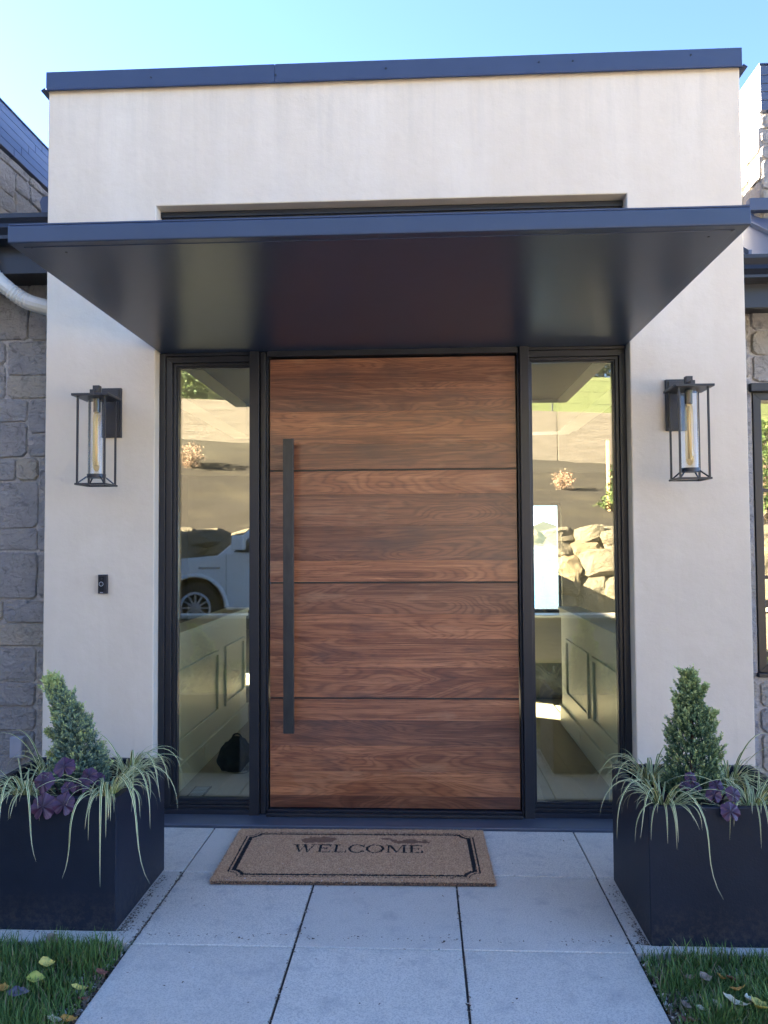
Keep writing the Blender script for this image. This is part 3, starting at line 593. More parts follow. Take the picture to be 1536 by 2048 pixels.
def sprigs(pts, dirs, size, nleaf=9, seed=1, spread=.55):
    r = np.random.default_rng(seed); n = len(pts); pts = np.array(pts); dirs = np.array(dirs); dirs /= np.linalg.norm(dirs, axis=1)[:, None]+1e-9
    V = []; F = []; T = []; k = 0; a = np.cross(dirs, [0, 0, 1.0]); a /= np.linalg.norm(a, axis=1)[:, None]+1e-9; b = np.cross(a, dirs)
    allv = []; tint = []
    for l in range(nleaf):
        t = (l+.3)/nleaf; ph = r.uniform(0, 2*np.pi, n); s = size*r.uniform(.7, 1.3, n)
        base = pts+dirs*(s*t*1.0)[:, None]; out = dirs*r.uniform(.5, 1, n)[:, None]+(a*np.cos(ph)[:, None]+b*np.sin(ph)[:, None])*spread*r.uniform(.6, 1.3, n)[:, None]
        out /= np.linalg.norm(out, axis=1)[:, None]; side = np.cross(out, r.normal(size=(n, 3))); side /= np.linalg.norm(side, axis=1)[:, None]
        ll = s*.55; wd = s*.13
        p0 = base; p1 = base+out*(ll*.5)[:, None]+side*wd[:, None]; p2 = base+out*ll[:, None]; p3 = base+out*(ll*.5)[:, None]-side*wd[:, None]
        allv.append(np.stack([p0, p1, p2, p3], 1)); tint.append(t*.35)
    A = np.stack(allv, 1).reshape(-1, 3); F = np.arange(len(A)).reshape(-1, 4); return A, F, np.tile(np.array(tint), n)
def conifer(name, label, base, axis, radii, mat, seed, branches, nsp=1500, tipy=0.0):
    C = thing(name, label, 'shrub', base, 'dwarf conifers in the planters'); r = random.Random(seed); B = Vector(base)
    ax = catmull(axis, 10); n = len(ax)-1
    MB().tube([p-B for p in ax], [.012*(1-i/(n+2)) for i in range(n+1)], 6).build('trunk', 'bark', C)
    pts = []; dirs = []; tt = []
    for k in range(nsp):
        t = r.random()**1.15; i = min(n-1, int(t*n)); c = ax[i].lerp(ax[i+1], t*n-i)-B; tan = (ax[i+1]-ax[i]).normalized()
        R = np.interp(t, [q[0] for q in radii], [q[1] for q in radii]); th = r.uniform(0, 2*math.pi); rho = R*(r.random()**.33)
        lump = 1+.30*noise.noise(Vector((math.cos(th)*2.2, math.sin(th)*2.2, t*9+seed)))+.26*noise.noise(Vector((math.cos(th)*5, math.sin(th)*6, t*22+seed)))
        o = Vector((math.cos(th), math.sin(th), 0)); p = c+o*rho*lump; dd = o*1.0+tan*r.uniform(.7, 1.6)+Vector((r.uniform(-.3, .3), r.uniform(-.3, .3), r.uniform(-.2, .3)))
        if p.z < .43-B.z: continue
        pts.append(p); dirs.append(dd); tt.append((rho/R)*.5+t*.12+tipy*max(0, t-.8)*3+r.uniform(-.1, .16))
    for (t0, vec, ln) in branches:
        i = int(t0*n); c = ax[i]-B; vv = Vector(vec); 
        for k in range(int(ln*2600)+40):
            u = r.random(); p = c+vv*u*ln+Vector((0, 0, u*u*ln*.35))+Vector([r.uniform(-1, 1)*.012*(1.2-u) for _ in range(3)]); pts.append(p)
            dirs.append(vv+Vector((r.uniform(-.7, .7), r.uniform(-.7, .7), r.uniform(0, .9)))); tt.append(.3+u*.45+r.uniform(-.1, .1))
        MB().tube([c, c+vv*ln*.9+Vector((0, 0, ln*.3))], [.004, .001], 5).build('branch', 'bark', C)
    for k in range(70):
        t = r.random()**.9*.93; i = min(n-1, int(t*n)); c = ax[i].lerp(ax[i+1], t*n-i)-B; Rr = float(np.interp(t, [q[0] for q in radii], [q[1] for q in radii])); th = r.uniform(0, 2*math.pi); o = Vector((math.cos(th), math.sin(th), 0)); up = (ax[i+1]-ax[i]).normalized(); L = r.uniform(.010, .046)
        for u in range(12):
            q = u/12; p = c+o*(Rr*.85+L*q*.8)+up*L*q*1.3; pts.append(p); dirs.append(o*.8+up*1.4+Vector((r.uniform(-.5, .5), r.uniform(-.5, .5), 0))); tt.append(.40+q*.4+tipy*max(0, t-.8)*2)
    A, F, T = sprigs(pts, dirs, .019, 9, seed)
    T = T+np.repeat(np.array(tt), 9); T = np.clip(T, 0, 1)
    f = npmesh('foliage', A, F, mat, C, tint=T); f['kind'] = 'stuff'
    return C
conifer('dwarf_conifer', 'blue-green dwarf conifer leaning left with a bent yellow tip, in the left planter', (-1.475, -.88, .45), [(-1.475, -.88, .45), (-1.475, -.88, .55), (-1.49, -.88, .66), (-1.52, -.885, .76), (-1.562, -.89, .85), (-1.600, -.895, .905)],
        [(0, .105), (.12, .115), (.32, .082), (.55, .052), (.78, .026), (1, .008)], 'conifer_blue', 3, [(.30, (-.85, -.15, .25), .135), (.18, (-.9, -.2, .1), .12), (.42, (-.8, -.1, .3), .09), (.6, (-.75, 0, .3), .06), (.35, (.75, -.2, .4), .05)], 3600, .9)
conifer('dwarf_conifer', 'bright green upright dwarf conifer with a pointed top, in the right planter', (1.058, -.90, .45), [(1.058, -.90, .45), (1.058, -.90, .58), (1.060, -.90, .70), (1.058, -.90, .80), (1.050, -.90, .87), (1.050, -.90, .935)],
        [(0, .096), (.15, .108), (.36, .082), (.53, .056), (.66, .033), (.78, .016), (1, .006)], 'conifer_green', 9, [(.62, (.6, -.1, .5), .085), (.40, (-.55, -.1, .65), .125), (.38, (.7, -.2, .5), .11), (.22, (.85, -.2, .35), .075), (.28, (-.8, -.2, .4), .06), (.7, (-.4, 0, .6), .05), (.05, (-.8, -.3, .3), .07)], 3600, .3)

def blade(base, az, el, L, wd, stiff, box_, rim, r, curl=0.0, seg=16, side=0.0):
    p = Vector(base); e = el; a = az; pts = [p.copy()]; ds_ = L/seg
    for k in range(seg):
        s = (k+1)/seg
        e -= (stiff*(0.35+1.5*s))*ds_*(math.cos(max(min(e, 1.5), -1.5))*.8+.25)
        a += side*ds_
        if s > .72 and curl: e += curl*ds_*((s-.72)/.28)*3; 
        e = max(e, -1.5)
        q = p+Vector((math.cos(a)*math.cos(e), math.sin(a)*math.cos(e), math.sin(e)))*ds_
        x0, x1, y0, y1 = box_
        if x0 < q.x < x1 and y0 < q.y < y1 and q.z < rim+.006 and (q.x < x0+.035 or q.x > x1-.035 or q.y < y0+.035 or q.y > y1-.035 or p.z >= rim): q.z = rim+.006; e = max(e, -.1)
        if q.z < rim:
            if x0 < q.x < x1 and y0 < q.y < y1 and q.z > .0 and not (x0+.03 < q.x < x1-.03 and y0+.03 < q.y < y1-.03):
                dl = [(q.x-x0, 0), (x1-q.x, 1), (q.y-y0, 2), (y1-q.y, 3)]; m = min(dl)[1]
                if m == 0: q.x = x0-.006
                elif m == 1: q.x = x1+.006
                elif m == 2: q.y = y0-.006
                else: q.y = y1+.006
        q.z = max(q.z, .012); pts.append(q.copy()); p = q
    V = []; UV = []
    for k, q in enumerate(pts):
        t = (pts[min(k+1, seg)]-pts[max(k-1, 0)]).normalized(); s = k/seg
        sd = Vector((-math.sin(a), math.cos(a), 0)); sd = (sd-t*sd.dot(t)).normalized(); nn = sd.cross(t)
        ww = wd*(.75+.25*min(1, s*6))*(1-max(0, s-.45)/.55)**.8+.0004
        V += [q-sd*ww*.5+nn*ww*.18, q-nn*ww*.05, q+sd*ww*.5+nn*ww*.18]; UV += [(0, s), (.5, s), (1, s)]
    F = []
    for k in range(seg):
        for j in range(2): F.append((k*3+j, k*3+j+1, k*3+j+4, k*3+j+3))
    return V, F, UV
def sedge(label, base, box_, seed, n_short, longs, spread=.03, lo=.15, hi=.27):
    S = thing('sedge_grass', label, 'ornamental grass', base, 'variegated sedge clumps in the planters'); r = random.Random(seed); B = Vector(base)
    specs = []
    for k in range(n_short):
        az = r.uniform(0, 2*math.pi); rr_ = spread*math.sqrt(r.random())
        specs.append(((base[0]+rr_*math.cos(az), base[1]+rr_*math.sin(az), base[2]), az+r.uniform(-.5, .5), r.uniform(.7, 1.35), r.uniform(lo, hi), r.uniform(.0042, .0078), r.uniform(7, 16), 0, r.uniform(-2.5, 2.5)))
    for (az, el, L, st, curl, side) in longs:
        specs.append(((base[0]+.015*math.cos(az), base[1]+.015*math.sin(az), base[2]), az, el, L, .0080, st, curl, side))
    for (b, az, el, L, wd, st, cu, sd) in specs:
        V, F, UV = blade(b, az, el, L, wd, st, box_, .502, r, cu, 16, sd)
        npmesh('leaf_blade', [v-B for v in V], F, 'sedge', S, uv=UV, smooth=True)
    return S
R_ = math.radians
sedge('variegated sedge clump spilling over the front right corner of the left planter', (-1.262, -1.09, .455), PL, 1, 58,
      [(R_(-100), 1.0, .50, 9, 6, .2), (R_(-78), 1.15, .62, 8, 3, .4), (R_(-70), 1.2, .42, 9, 0, 0), (R_(-60), 1.1, .70, 6.2, 5, .5), (R_(-35), 1.2, .55, 6, 0, -.6), (R_(-20), 1.1, .48, 6, 0, 0), (R_(10), 1.2, .45, 5.5, 0, 0), (R_(-88), .9, .30, 8, 0, 0), (R_(-140), 1.0, .36, 5, 0, 0), (R_(180), .9, .32, 4, 0, .5), (R_(-50), 1.2, .5, 7, 0, 0)])
sedge('variegated sedge clump at the back right corner of the left planter beside the sidelight', (-1.31, -.75, .455), PL, 2, 58,
      [(R_(-30), 1.25, .40, 9, 2, 0), (R_(-5), 1.25, .42, 9.5, 4, 0), (R_(-60), 1.25, .52, 8, 6, -.5), (R_(10), 1.25, .34, 9, 0, .6), (R_(-45), 1.2, .46, 8, 3, 0), (R_(160), 1.2, .35, 5, 0, 0)])
sedge('variegated sedge clump hanging over the front left of the left planter', (-1.60, -1.07, .455), PL, 3, 60,
      [(R_(-95), 1.1, .46, 8, 0, 0), (R_(-85), 1.2, .52, 8, 3, .3), (R_(-70), 1.1, .55, 7.5, 6, .8), (R_(-110), 1.15, .42, 7, 0, 0), (R_(-130), 1.1, .5, 6, 0, 0), (R_(-150), 1.2, .5, 5, 3, 0), (R_(20), .9, .26, 5, 0, 0), (R_(-90), 1.0, .36, 9, 0, 0)])
sedge('variegated sedge clump at the back left of the left planter behind the conifer', (-1.66, -.78, .455), PL, 4, 43, [(R_(170), 1.2, .4, 5, 0, 0), (R_(150), 1.2, .38, 5, 0, 0)])
sedge('variegated sedge clump at the front left corner of the right planter', (.878, -1.10, .455), PR, 5, 60,
      [(R_(-85), 1.1, .60, 8, 5, .7), (R_(-120), 1.1, .42, 7, 3, 0), (R_(-135), 1.15, .5, 6.5, 0, 0), (R_(-150), 1.1, .42, 6, 0, 0), (R_(180), 1.2, .36, 6, 0, 0), (R_(0), .85, .40, 3.6, 0, -.3), (R_(-20), .9, .3, 5, 0, 0), (R_(-95), 1.0, .34, 8, 0, 0)])
sedge('variegated sedge clump at the back left corner of the right planter beside the sidelight', (.925, -.76, .455), PR, 6, 58,
      [(R_(180), 1.25, .30, 9, 0, .4), (R_(-160), 1.2, .36, 8.5, 2, 0), (R_(-140), 1.2, .34, 9, 0, 0), (R_(-10), 1.1, .34, 5, 0, 0)])
sedge('variegated sedge clump at the front right of the right planter', (1.215, -1.09, .455), PR, 7, 58,
      [(R_(-85), 1.15, .60, 8, 6, .5), (R_(-75), 1.2, .55, 8, 0, -.3), (R_(-60), 1.1, .5, 7, 4, -1), (R_(178), .9, .36, 3.8, 0, 0), (R_(-100), 1.0, .36, 8, 0, 0), (R_(-20), 1.1, .4, 5, 0, 0)])
sedge('variegated sedge clump at the back right of the right planter, half hidden by the conifer', (1.245, -.78, .455), PR, 8, 51, [(R_(30), 1.2, .4, 5, 0, 0), (R_(-30), 1.2, .45, 5, 0, 0), (R_(100), 1.2, .4, 5, 0, 0)])

def heuchera(label, base, leaves, seed):
    S = thing('heuchera', label, 'plant', base, 'purple heucheras in the planters'); B = Vector(base); r = random.Random(seed)
    for (pos, R, nrm, rot) in leaves:
        R *= .84
        nr_, na = 6, 56; V = []; UV = []; F = []; P = Vector(pos)-B; Nn = Vector(nrm).normalized(); q = Nn.to_track_quat('Z', 'Y'); ph = r.uniform(0, 6)
        for i in range(nr_+1):
            for j in range(na):
                th = 2*math.pi*j/na; rr_ = R*((.86+.11*abs(math.cos(3.5*th))**.7)*1.0+.03*math.cos(21*th+ph))
                notch = math.exp(-((th-math.pi)/.22)**2); rr_ *= 1-.72*notch; s = i/nr_
                z = -R*.14*s*s+R*.10*s*math.sin(4*th+ph)*s+R*.045*math.sin(13*th+ph)*s*s-R*.05*abs(math.sin(3.5*th))*s
                v = Vector((rr_*s*math.cos(th+rot), rr_*s*math.sin(th+rot), z+R*.1)); v.rotate(q); V.append(P+v); UV.append(((th/(2*math.pi)), s))
        for i in range(nr_):
            for j in range(na): F.append((i*na+j, i*na+(j+1) % na, (i+1)*na+(j+1) % na, (i+1)*na+j))
        npmesh('leaf', V, F, 'heuchera', S, uv=UV, smooth=True)
        MB().tube([(0, 0, 0), P*.5+Vector((0, 0, .03)), P], .0022, 6).build('stem', 'heuchera', S)
heuchera('purple ruffled heuchera draping over the front of the left planter, largest clump', (-1.44, -1.08, .455), [((-1.475, -1.19, .475), .062, (0, -1, .35), 1.6), ((-1.395, -1.19, .485), .052, (.15, -1, .4), 1.4), ((-1.495, -1.15, .555), .055, (-.2, -1, .7), 1.2), ((-1.435, -1.10, .600), .052, (.1, -.9, .8), 1.8), ((-1.515, -1.11, .545), .045, (-.4, -.7, .7), 2.2), ((-1.40, -1.14, .53), .035, (.3, -.8, .7), 2.0)], 4)
heuchera('small purple heuchera between the conifer and the right sedge in the left planter', (-1.345, -1.04, .455), [((-1.345, -1.08, .560), .042, (0, -1, .6), 1.5), ((-1.365, -1.10, .530), .040, (-.1, -1, .6), 1.5), ((-1.33, -1.03, .535), .035, (.3, -.7, .7), 2)], 6)
heuchera('dark purple heuchera trailing over the front of the right planter', (1.075, -1.10, .455), [((1.085, -1.215, .492), .044, (0, -1, .5), 1.6), ((1.045, -1.165, .535), .036, (-.2, -1, .6), 1.5), ((1.115, -1.165, .540), .036, (.2, -1, .6), 1.5), ((1.075, -1.11, .555), .034, (0, -.7, .9), 1.5), ((1.13, -1.13, .52), .03, (.3, -.7, .7), 2.0)], 8)
heuchera('very dark small heuchera at the foot of the right conifer', (1.0, -1.02, .455), [((1.0, -1.05, .565), .028, (0, -1, .6), 1.5), ((.975, -1.06, .535), .026, (-.3, -1, .6), 1.5), ((1.02, -1.05, .53), .028, (.2, -.8, .7), 1.5)], 10)

# ------------------------------------------------------------------ doormat
MC = np.array([-.342, -.425]); MW, MH = .612, .308
def seg_poly(P, poly):
    x, y = P[:, 0], P[:, 1]; ins = np.zeros(len(P), bool); n = len(poly)
    for i in range(n):
        x1, y1 = poly[i]; x2, y2 = poly[(i+1) % n]
        if y1 == y2: continue
        c = ((y1 > y) != (y2 > y)) & (x < (x2-x1)*(y-y1)/(y2-y1)+x1); ins ^= c
    return ins
def rect(a, b, c, e): return [(a, b), (c, b), (c, e), (a, e)]
TH, TN, SE = .20, .085, .075    # thick stem, thin stem, serif
GL = {
 'E': (1.05, [rect(.0, 0, .42, SE), rect(.0, 1-SE, .42, 1), rect(.13, 0, .13+TH, 1), rect(.1, 0, .98, TN), rect(.1, 1-TN, .94, 1), rect(.1, .47, .70, .47+TN), rect(.98-SE, 0, .98, .28), rect(.94-SE, .74, .94, 1), rect(.66, .36, .66+SE, .66)]),
 'L': (1.0, [rect(0, 0, .42, SE), rect(0, 1-SE, .46, 1), rect(.13, 0, .13+TH, 1), rect(.1, 0, .95, TN), rect(.95-SE, 0, .95, .32)]),
 'M': (1.5, [rect(0, 0, .34, SE), rect(1.06, 0, 1.46, SE), rect(.02, 1-SE, .36, 1), rect(1.1, 1-SE, 1.46, 1), rect(.13, 0, .13+TN, 1), rect(1.16, 0, 1.16+TH, 1), [(.13, 1), (.35, 1), (.80, .12), (.70, 0)], [(.70, 0), (.76, 0), (1.22, 1), (1.13, 1)]]),
 'W': (1.65, [rect(0, 1-SE, .44, 1), rect(.60, 1-SE, 1.05, 1), rect(1.28, 1-SE, 1.64, 1), [(.12, 1), (.34, 1), (.62, 0), (.52, 0)], [(.52, 0), (.59, 0), (.84, .88), (.78, .95)], [(.70, 1), (.92, 1), (1.18, 0), (1.08, 0)], [(1.08, 0), (1.16, 0), (1.50, 1), (1.42, 1)]]),
}
def welcome(P):
    m = np.zeros(len(P), bool); hgt = .094; sx = .073; adv = {'W': 1.72, 'E': 1.12, 'L': 1.04, 'C': 1.22, 'O': 1.42, 'M': 1.56}; word = 'WELCOME'; tot = sum(adv[c] for c in word)
    x = -.312; s = .632/tot
    for ch in word:
        Q = np.stack([(P[:, 0]-x)/s, (P[:, 1]-.012)/hgt], 1)
        if ch in GL:
            for poly in GL[ch][1]: m |= seg_poly(Q, poly)
        else:
            cx, rx = (.66, .64) if ch == 'O' else (.62, .60); dx, dy = Q[:, 0]-cx, Q[:, 1]-.5
            o = (dx/rx)**2+(dy/.54)**2 < 1; inn = (dx/(rx-.19))**2+(dy/.46)**2 < 1; g = o & ~inn
            if ch == 'C':
                g &= ~((dx > .25) & (np.abs(dy) < .26)); g |= seg_poly(Q, rect(1.08, .68, 1.15, 1.0)) | seg_poly(Q, rect(1.08, .02, 1.14, .26))
            m |= g
        x += adv[ch]*s
    return m
def frame_in(P, a, b, n):
    x, y = np.abs(P[:, 0]), np.abs(P[:, 1]); return (x < a) & (y < b) & (np.hypot(x-.562, y-.262) > n)
def matmask(P):
    m = frame_in(P, .562, .262, .050) & ~frame_in(P, .556, .257, .056); m |= frame_in(P, .547, .248, .066) & ~frame_in(P, .528, .232, .084); m |= welcome(P)
    k = m.astype(int)
    nz = np.array([noise.noise(Vector((p[0]*22, p[1]*30, 1)))*.5 for p in P])
    wet = ((P[:, 0]+.20)/.085)**2+((P[:, 1]-.165)/.040)**2+nz*2.6 < 1; wet |= ((P[:, 0]-.245)/.10)**2+((P[:, 1]-.150)/.030)**2+nz*2.6 < 1
    wet |= ((P[:, 0]-.13)/.025)**2+((P[:, 1]-.185)/.012)**2+nz < 1
    k[(k == 0) & wet] = 2; return k
dm = thing('doormat', 'brown coir doormat with a black double border and the word WELCOME', 'doormat', (MC[0], MC[1], 0)); dm.rotation_euler[2] = rad(.9)
gx, gy = 306, 160; X = np.linspace(-MW, MW, gx+1); Y = np.linspace(-MH, MH, gy+1); A, Bq = np.meshgrid(X, Y); V = np.stack([A.ravel(), Bq.ravel(), np.full(A.size, .016)+nr.uniform(-.0022, .0022, A.size)], 1)
idx = np.arange((gx+1)*(gy+1)).reshape(gy+1, gx+1); F = np.stack([idx[:-1, :-1], idx[:-1, 1:], idx[1:, 1:], idx[1:, :-1]], -1).reshape(-1, 4)
C = V[F].mean(1); npmesh('pile', V, F, ['coir', 'coir_black', 'coir_wet'], dm, tint=nr.uniform(0, .75, len(F)), mi=matmask(C[:, :2]))['kind'] = 'stuff'
box('backing', 'dark_wood', -MW, MW, -MH, MH, .0005, .0135, dm)
nf = 70000; P = np.stack([nr.uniform(-MW, MW, nf), nr.uniform(-MH, MH, nf)], 1); ed = 9000
t = nr.uniform(0, 1, ed); sd = nr.integers(0, 4, ed); E_ = np.where((sd < 2)[:, None], np.stack([(t*2-1)*MW, np.where(sd == 0, -MH, MH)], 1), np.stack([np.where(sd == 2, -MW, MW), (t*2-1)*MH], 1))
def fibres(P, z0, outw, ln, seed):
    r = np.random.default_rng(seed); n = len(P); d_ = r.normal(size=(n, 3))*np.array([.55, .55, .2])+outw; d_ /= np.linalg.norm(d_, axis=1)[:, None]; L = ln*r.uniform(.5, 1.3, n)
    b = np.column_stack([P, z0]); s = np.cross(d_, r.normal(size=(n, 3))); s /= np.linalg.norm(s, axis=1)[:, None]; s *= .0007
    return np.stack([b-s, b+s, b+d_*L[:, None]], 1).reshape(-1, 3)
mk_ = matmask(P); Vf = fibres(P, np.full(nf, .014), np.array([0, 0, .9]), .0075, 1); o = npmesh('fibres', Vf, np.arange(len(Vf)).reshape(-1, 3), ['coir', 'coir_black', 'coir_wet'], dm, tint=nr.beta(2, 2, nf), mi=mk_); o['kind'] = 'stuff'
out = np.where((sd < 2)[:, None], np.stack([0*t, np.where(sd == 0, -1, 1), 0*t], 1), np.stack([np.where(sd == 2, -1, 1), 0*t, 0*t], 1))
Vf = fibres(E_, nr.uniform(.002, .018, ed), out*.9, .010, 2); o = npmesh('edge_fringe', Vf, np.arange(len(Vf)).reshape(-1, 3), 'coir', dm, tint=nr.uniform(0, .7, ed)); o['kind'] = 'stuff'
# pale crumbs on mat
def specks(name, P, Z, size, seed, parent=None, tlo=0, thi=1, flat=.35):
    r = np.random.default_rng(seed); n = len(P); V = []; s = size*r.uniform(.4, 1.4, n); th = r.uniform(0, 6.28, n); asp = r.uniform(.25, .9, n)
    ca, sa = np.cos(th), np.sin(th); C = np.column_stack([P, Z]); a = np.column_stack([ca, sa, r.uniform(-flat, flat, n)])*s[:, None]; b = np.column_stack([-sa, ca, r.uniform(-flat, flat, n)])*(s*asp)[:, None]; up = np.column_stack([0*s, 0*s, s*.35])
    V = np.stack([C-a-b*.4, C+a-b, C+a*.8+b, C-a*.7+b*.8, C+up], 1).reshape(-1, 3); i = np.arange(n)[:, None]*5
    F = np.concatenate([i+np.array([0, 1, 4]), i+np.array([1, 2, 4]), i+np.array([2, 3, 4]), i+np.array([3, 0, 4])]); t = np.tile(r.uniform(tlo, thi, n), 4)
    return npmesh(name, V, F, 'debris', parent, tint=t)
P = np.stack([nr.uniform(-.6, .6, 90), nr.uniform(-.31, .31, 90)], 1); P2 = np.stack([nr.uniform(-.6, .1, 70), nr.normal(-.305, .012, 70)], 1)
P = np.concatenate([P, P2]); specks('crumbs', P, np.full(len(P), .021), .0028, 3, dm, .85, 1)['kind'] = 'stuff'

# ------------------------------------------------------------------ debris, grass, leaves
P = []
for k in range(700):   # beside the planters
    s = rng.random(); P.append((-1.195+abs(rng.gauss(0, .022)), -1.16+s**1.5*.5)) if rng.random() < .6 else P.append((.792-abs(rng.gauss(0, .018)), -1.19+s**2*.5))
for k in range(500): P.append((-1.11+rng.gauss(0, .006), rng.uniform(-1.25, -.6))) if rng.random() < .5 else P.append((rng.choice([-.503, .113, .732])+rng.gauss(0, .004), rng.uniform(-1.8, -.75)))
for k in range(260): P.append((rng.uniform(-1.8, 1.4), -1.18+rng.gauss(0, .012)))
for k in range(130): P.append((rng.uniform(-1.1, .73), rng.uniform(-1.8, -.06)))
P = np.array(P); tag(specks('debris', P, np.full(len(P), .0015), .0038, 5), 'crumbs of mulch and grit on the paving beside the planters', 'debris', kind='stuff')
P = []
for k in range(2600):
    if rng.random() < .5: y = rng.uniform(-2.1, -1.3); P.append((-1.115-abs(rng.gauss(0, .05)), y)) if y < -1.45 or rng.random() < .4 else None
    else: y = rng.uniform(-2.1, -1.3); P.append((.742+abs(rng.gauss(0, .05)), y))
for k in range(1800): P.append((rng.uniform(-2.2, -1.15), rng.uniform(-2.2, -1.28))); P.append((rng.uniform(.75, 1.8), rng.uniform(-2.2, -1.28)))
P = np.array(P); tag(specks('wood_chips', P, np.full(len(P), -.018)+nr.uniform(0, .012, len(P)), .0085, 6, flat=.9), 'wood chips and dry litter in the lawn along the path edge', 'wood chips', kind='stuff')
def grass(areas, seed):
    r = np.random.default_rng(seed); VV = []; TT = []
    for (x0, x1, y0, y1, dens, hh, fn) in areas:
        n = int((x1-x0)*(y1-y0)*dens); x = r.uniform(x0, x1, n); y = r.uniform(y0, y1, n)
        cl = np.array([noise.noise(Vector((a*7, b*7, 0))) for a, b in zip(x, y)]) if n < 90000 else np.zeros(n)
        edge = np.minimum(1, np.maximum(0, fn(x, y))/.10); keep = r.random(n) < np.clip(.78+cl*.8, .12, 1)*(.35+.65*edge); x, y, cl = x[keep], y[keep], cl[keep]; n = len(x)
        h = hh*r.uniform(.45, 1.25, n)*(1+.4*cl); az = r.uniform(0, 6.283, n); lean = r.uniform(.1, .75, n); w_ = r.uniform(.0009, .0027, n)
        dx, dy = np.cos(az), np.sin(az); sx, sy = -dy*w_, dx*w_; z = np.full(n, -.028)
        def at(t): return x+dx*lean*h*t*t, y+dy*lean*h*t*t, z+h*(t-.25*lean*t*t)
        rows = []
        for t, ww in ((0, 1), (.45, .9), (.8, .6)):
            a, b, c = at(t); rows += [np.column_stack([a-sx*ww, b-sy*ww, c]), np.column_stack([a+sx*ww, b+sy*ww, c])]
        a, b, c = at(1.0); rows.append(np.column_stack([a, b, c])); VV.append(np.stack(rows, 1))
        t = np.clip(r.normal(.5, .17, n)+cl*.15, 0, .92); dry = r.random(n) < .09; t[dry] = 1; TT.append(t)
    V = np.concatenate(VV); n = len(V); T = np.concatenate(TT); i = np.arange(n)[:, None]*7; V = V.reshape(-1, 3)
    F = np.concatenate([i+np.array(q) for q in ((0, 1, 3), (0, 3, 2), (2, 3, 5), (2, 5, 4), (4, 5, 6))])
    return npmesh('lawn_grass', V, F, 'grass_blade', tint=np.tile(T, 5))
fl_ = lambda x, y: np.minimum(-1.12-x, -1.255-y+.08); fr_ = lambda x, y: np.minimum(x-.735, -1.255-y+.08)
g = grass([(-2.3, -1.12, -2.3, -1.262, 38000, .070, fl_), (.737, 1.9, -2.3, -1.262, 38000, .070, fr_), (-8, -1.12, -6.1, -2.3, 2200, .07, lambda x, y: -1.1-x), (.737, 8, -6.1, -2.3, 2200, .07, lambda x, y: x-.72), (-8, -2.3, -2.3, -1.26, 2500, .07, lambda x, y: x*0+1), (1.9, 8, -2.3, -1.26, 2500, .07, lambda x, y: x*0+1)], 3)
tag(g, 'short shaded green lawn grass on both sides of the slab path', 'grass', kind='stuff')
def leaf(label, mat, x, y, z, L, W, rot, tilt, curl):
    n = 8; V = []; F = []
    for i in range(n+1):
        t = i/n; wv = W*(math.sin(math.pi*t**.75)**1.05+.02)*(1+.08*math.sin(i*2.3+L*200))
        for j in (-1, -.5, 0, .5, 1): V.append((L*(t-.5), j*wv*.5, curl*L*((t-.5)**2)*2+abs(j)*wv*curl*.8+.002*math.sin(i*2+j*3)))
    for i in range(n):
        for j in range(4): F.append((i*5+j, i*5+j+1, (i+1)*5+j+1, (i+1)*5+j))
    o = npmesh('fallen_leaf', V, F, mat, smooth=True); o.location = (x, y, z); o.rotation_euler = (tilt[0]*.45, tilt[1]*.8, rot)
    s = o.modifiers.new('thickness', 'SOLIDIFY'); s.thickness = .0006
    tag(o, label, 'leaf', 'fallen leaves in the lawn')
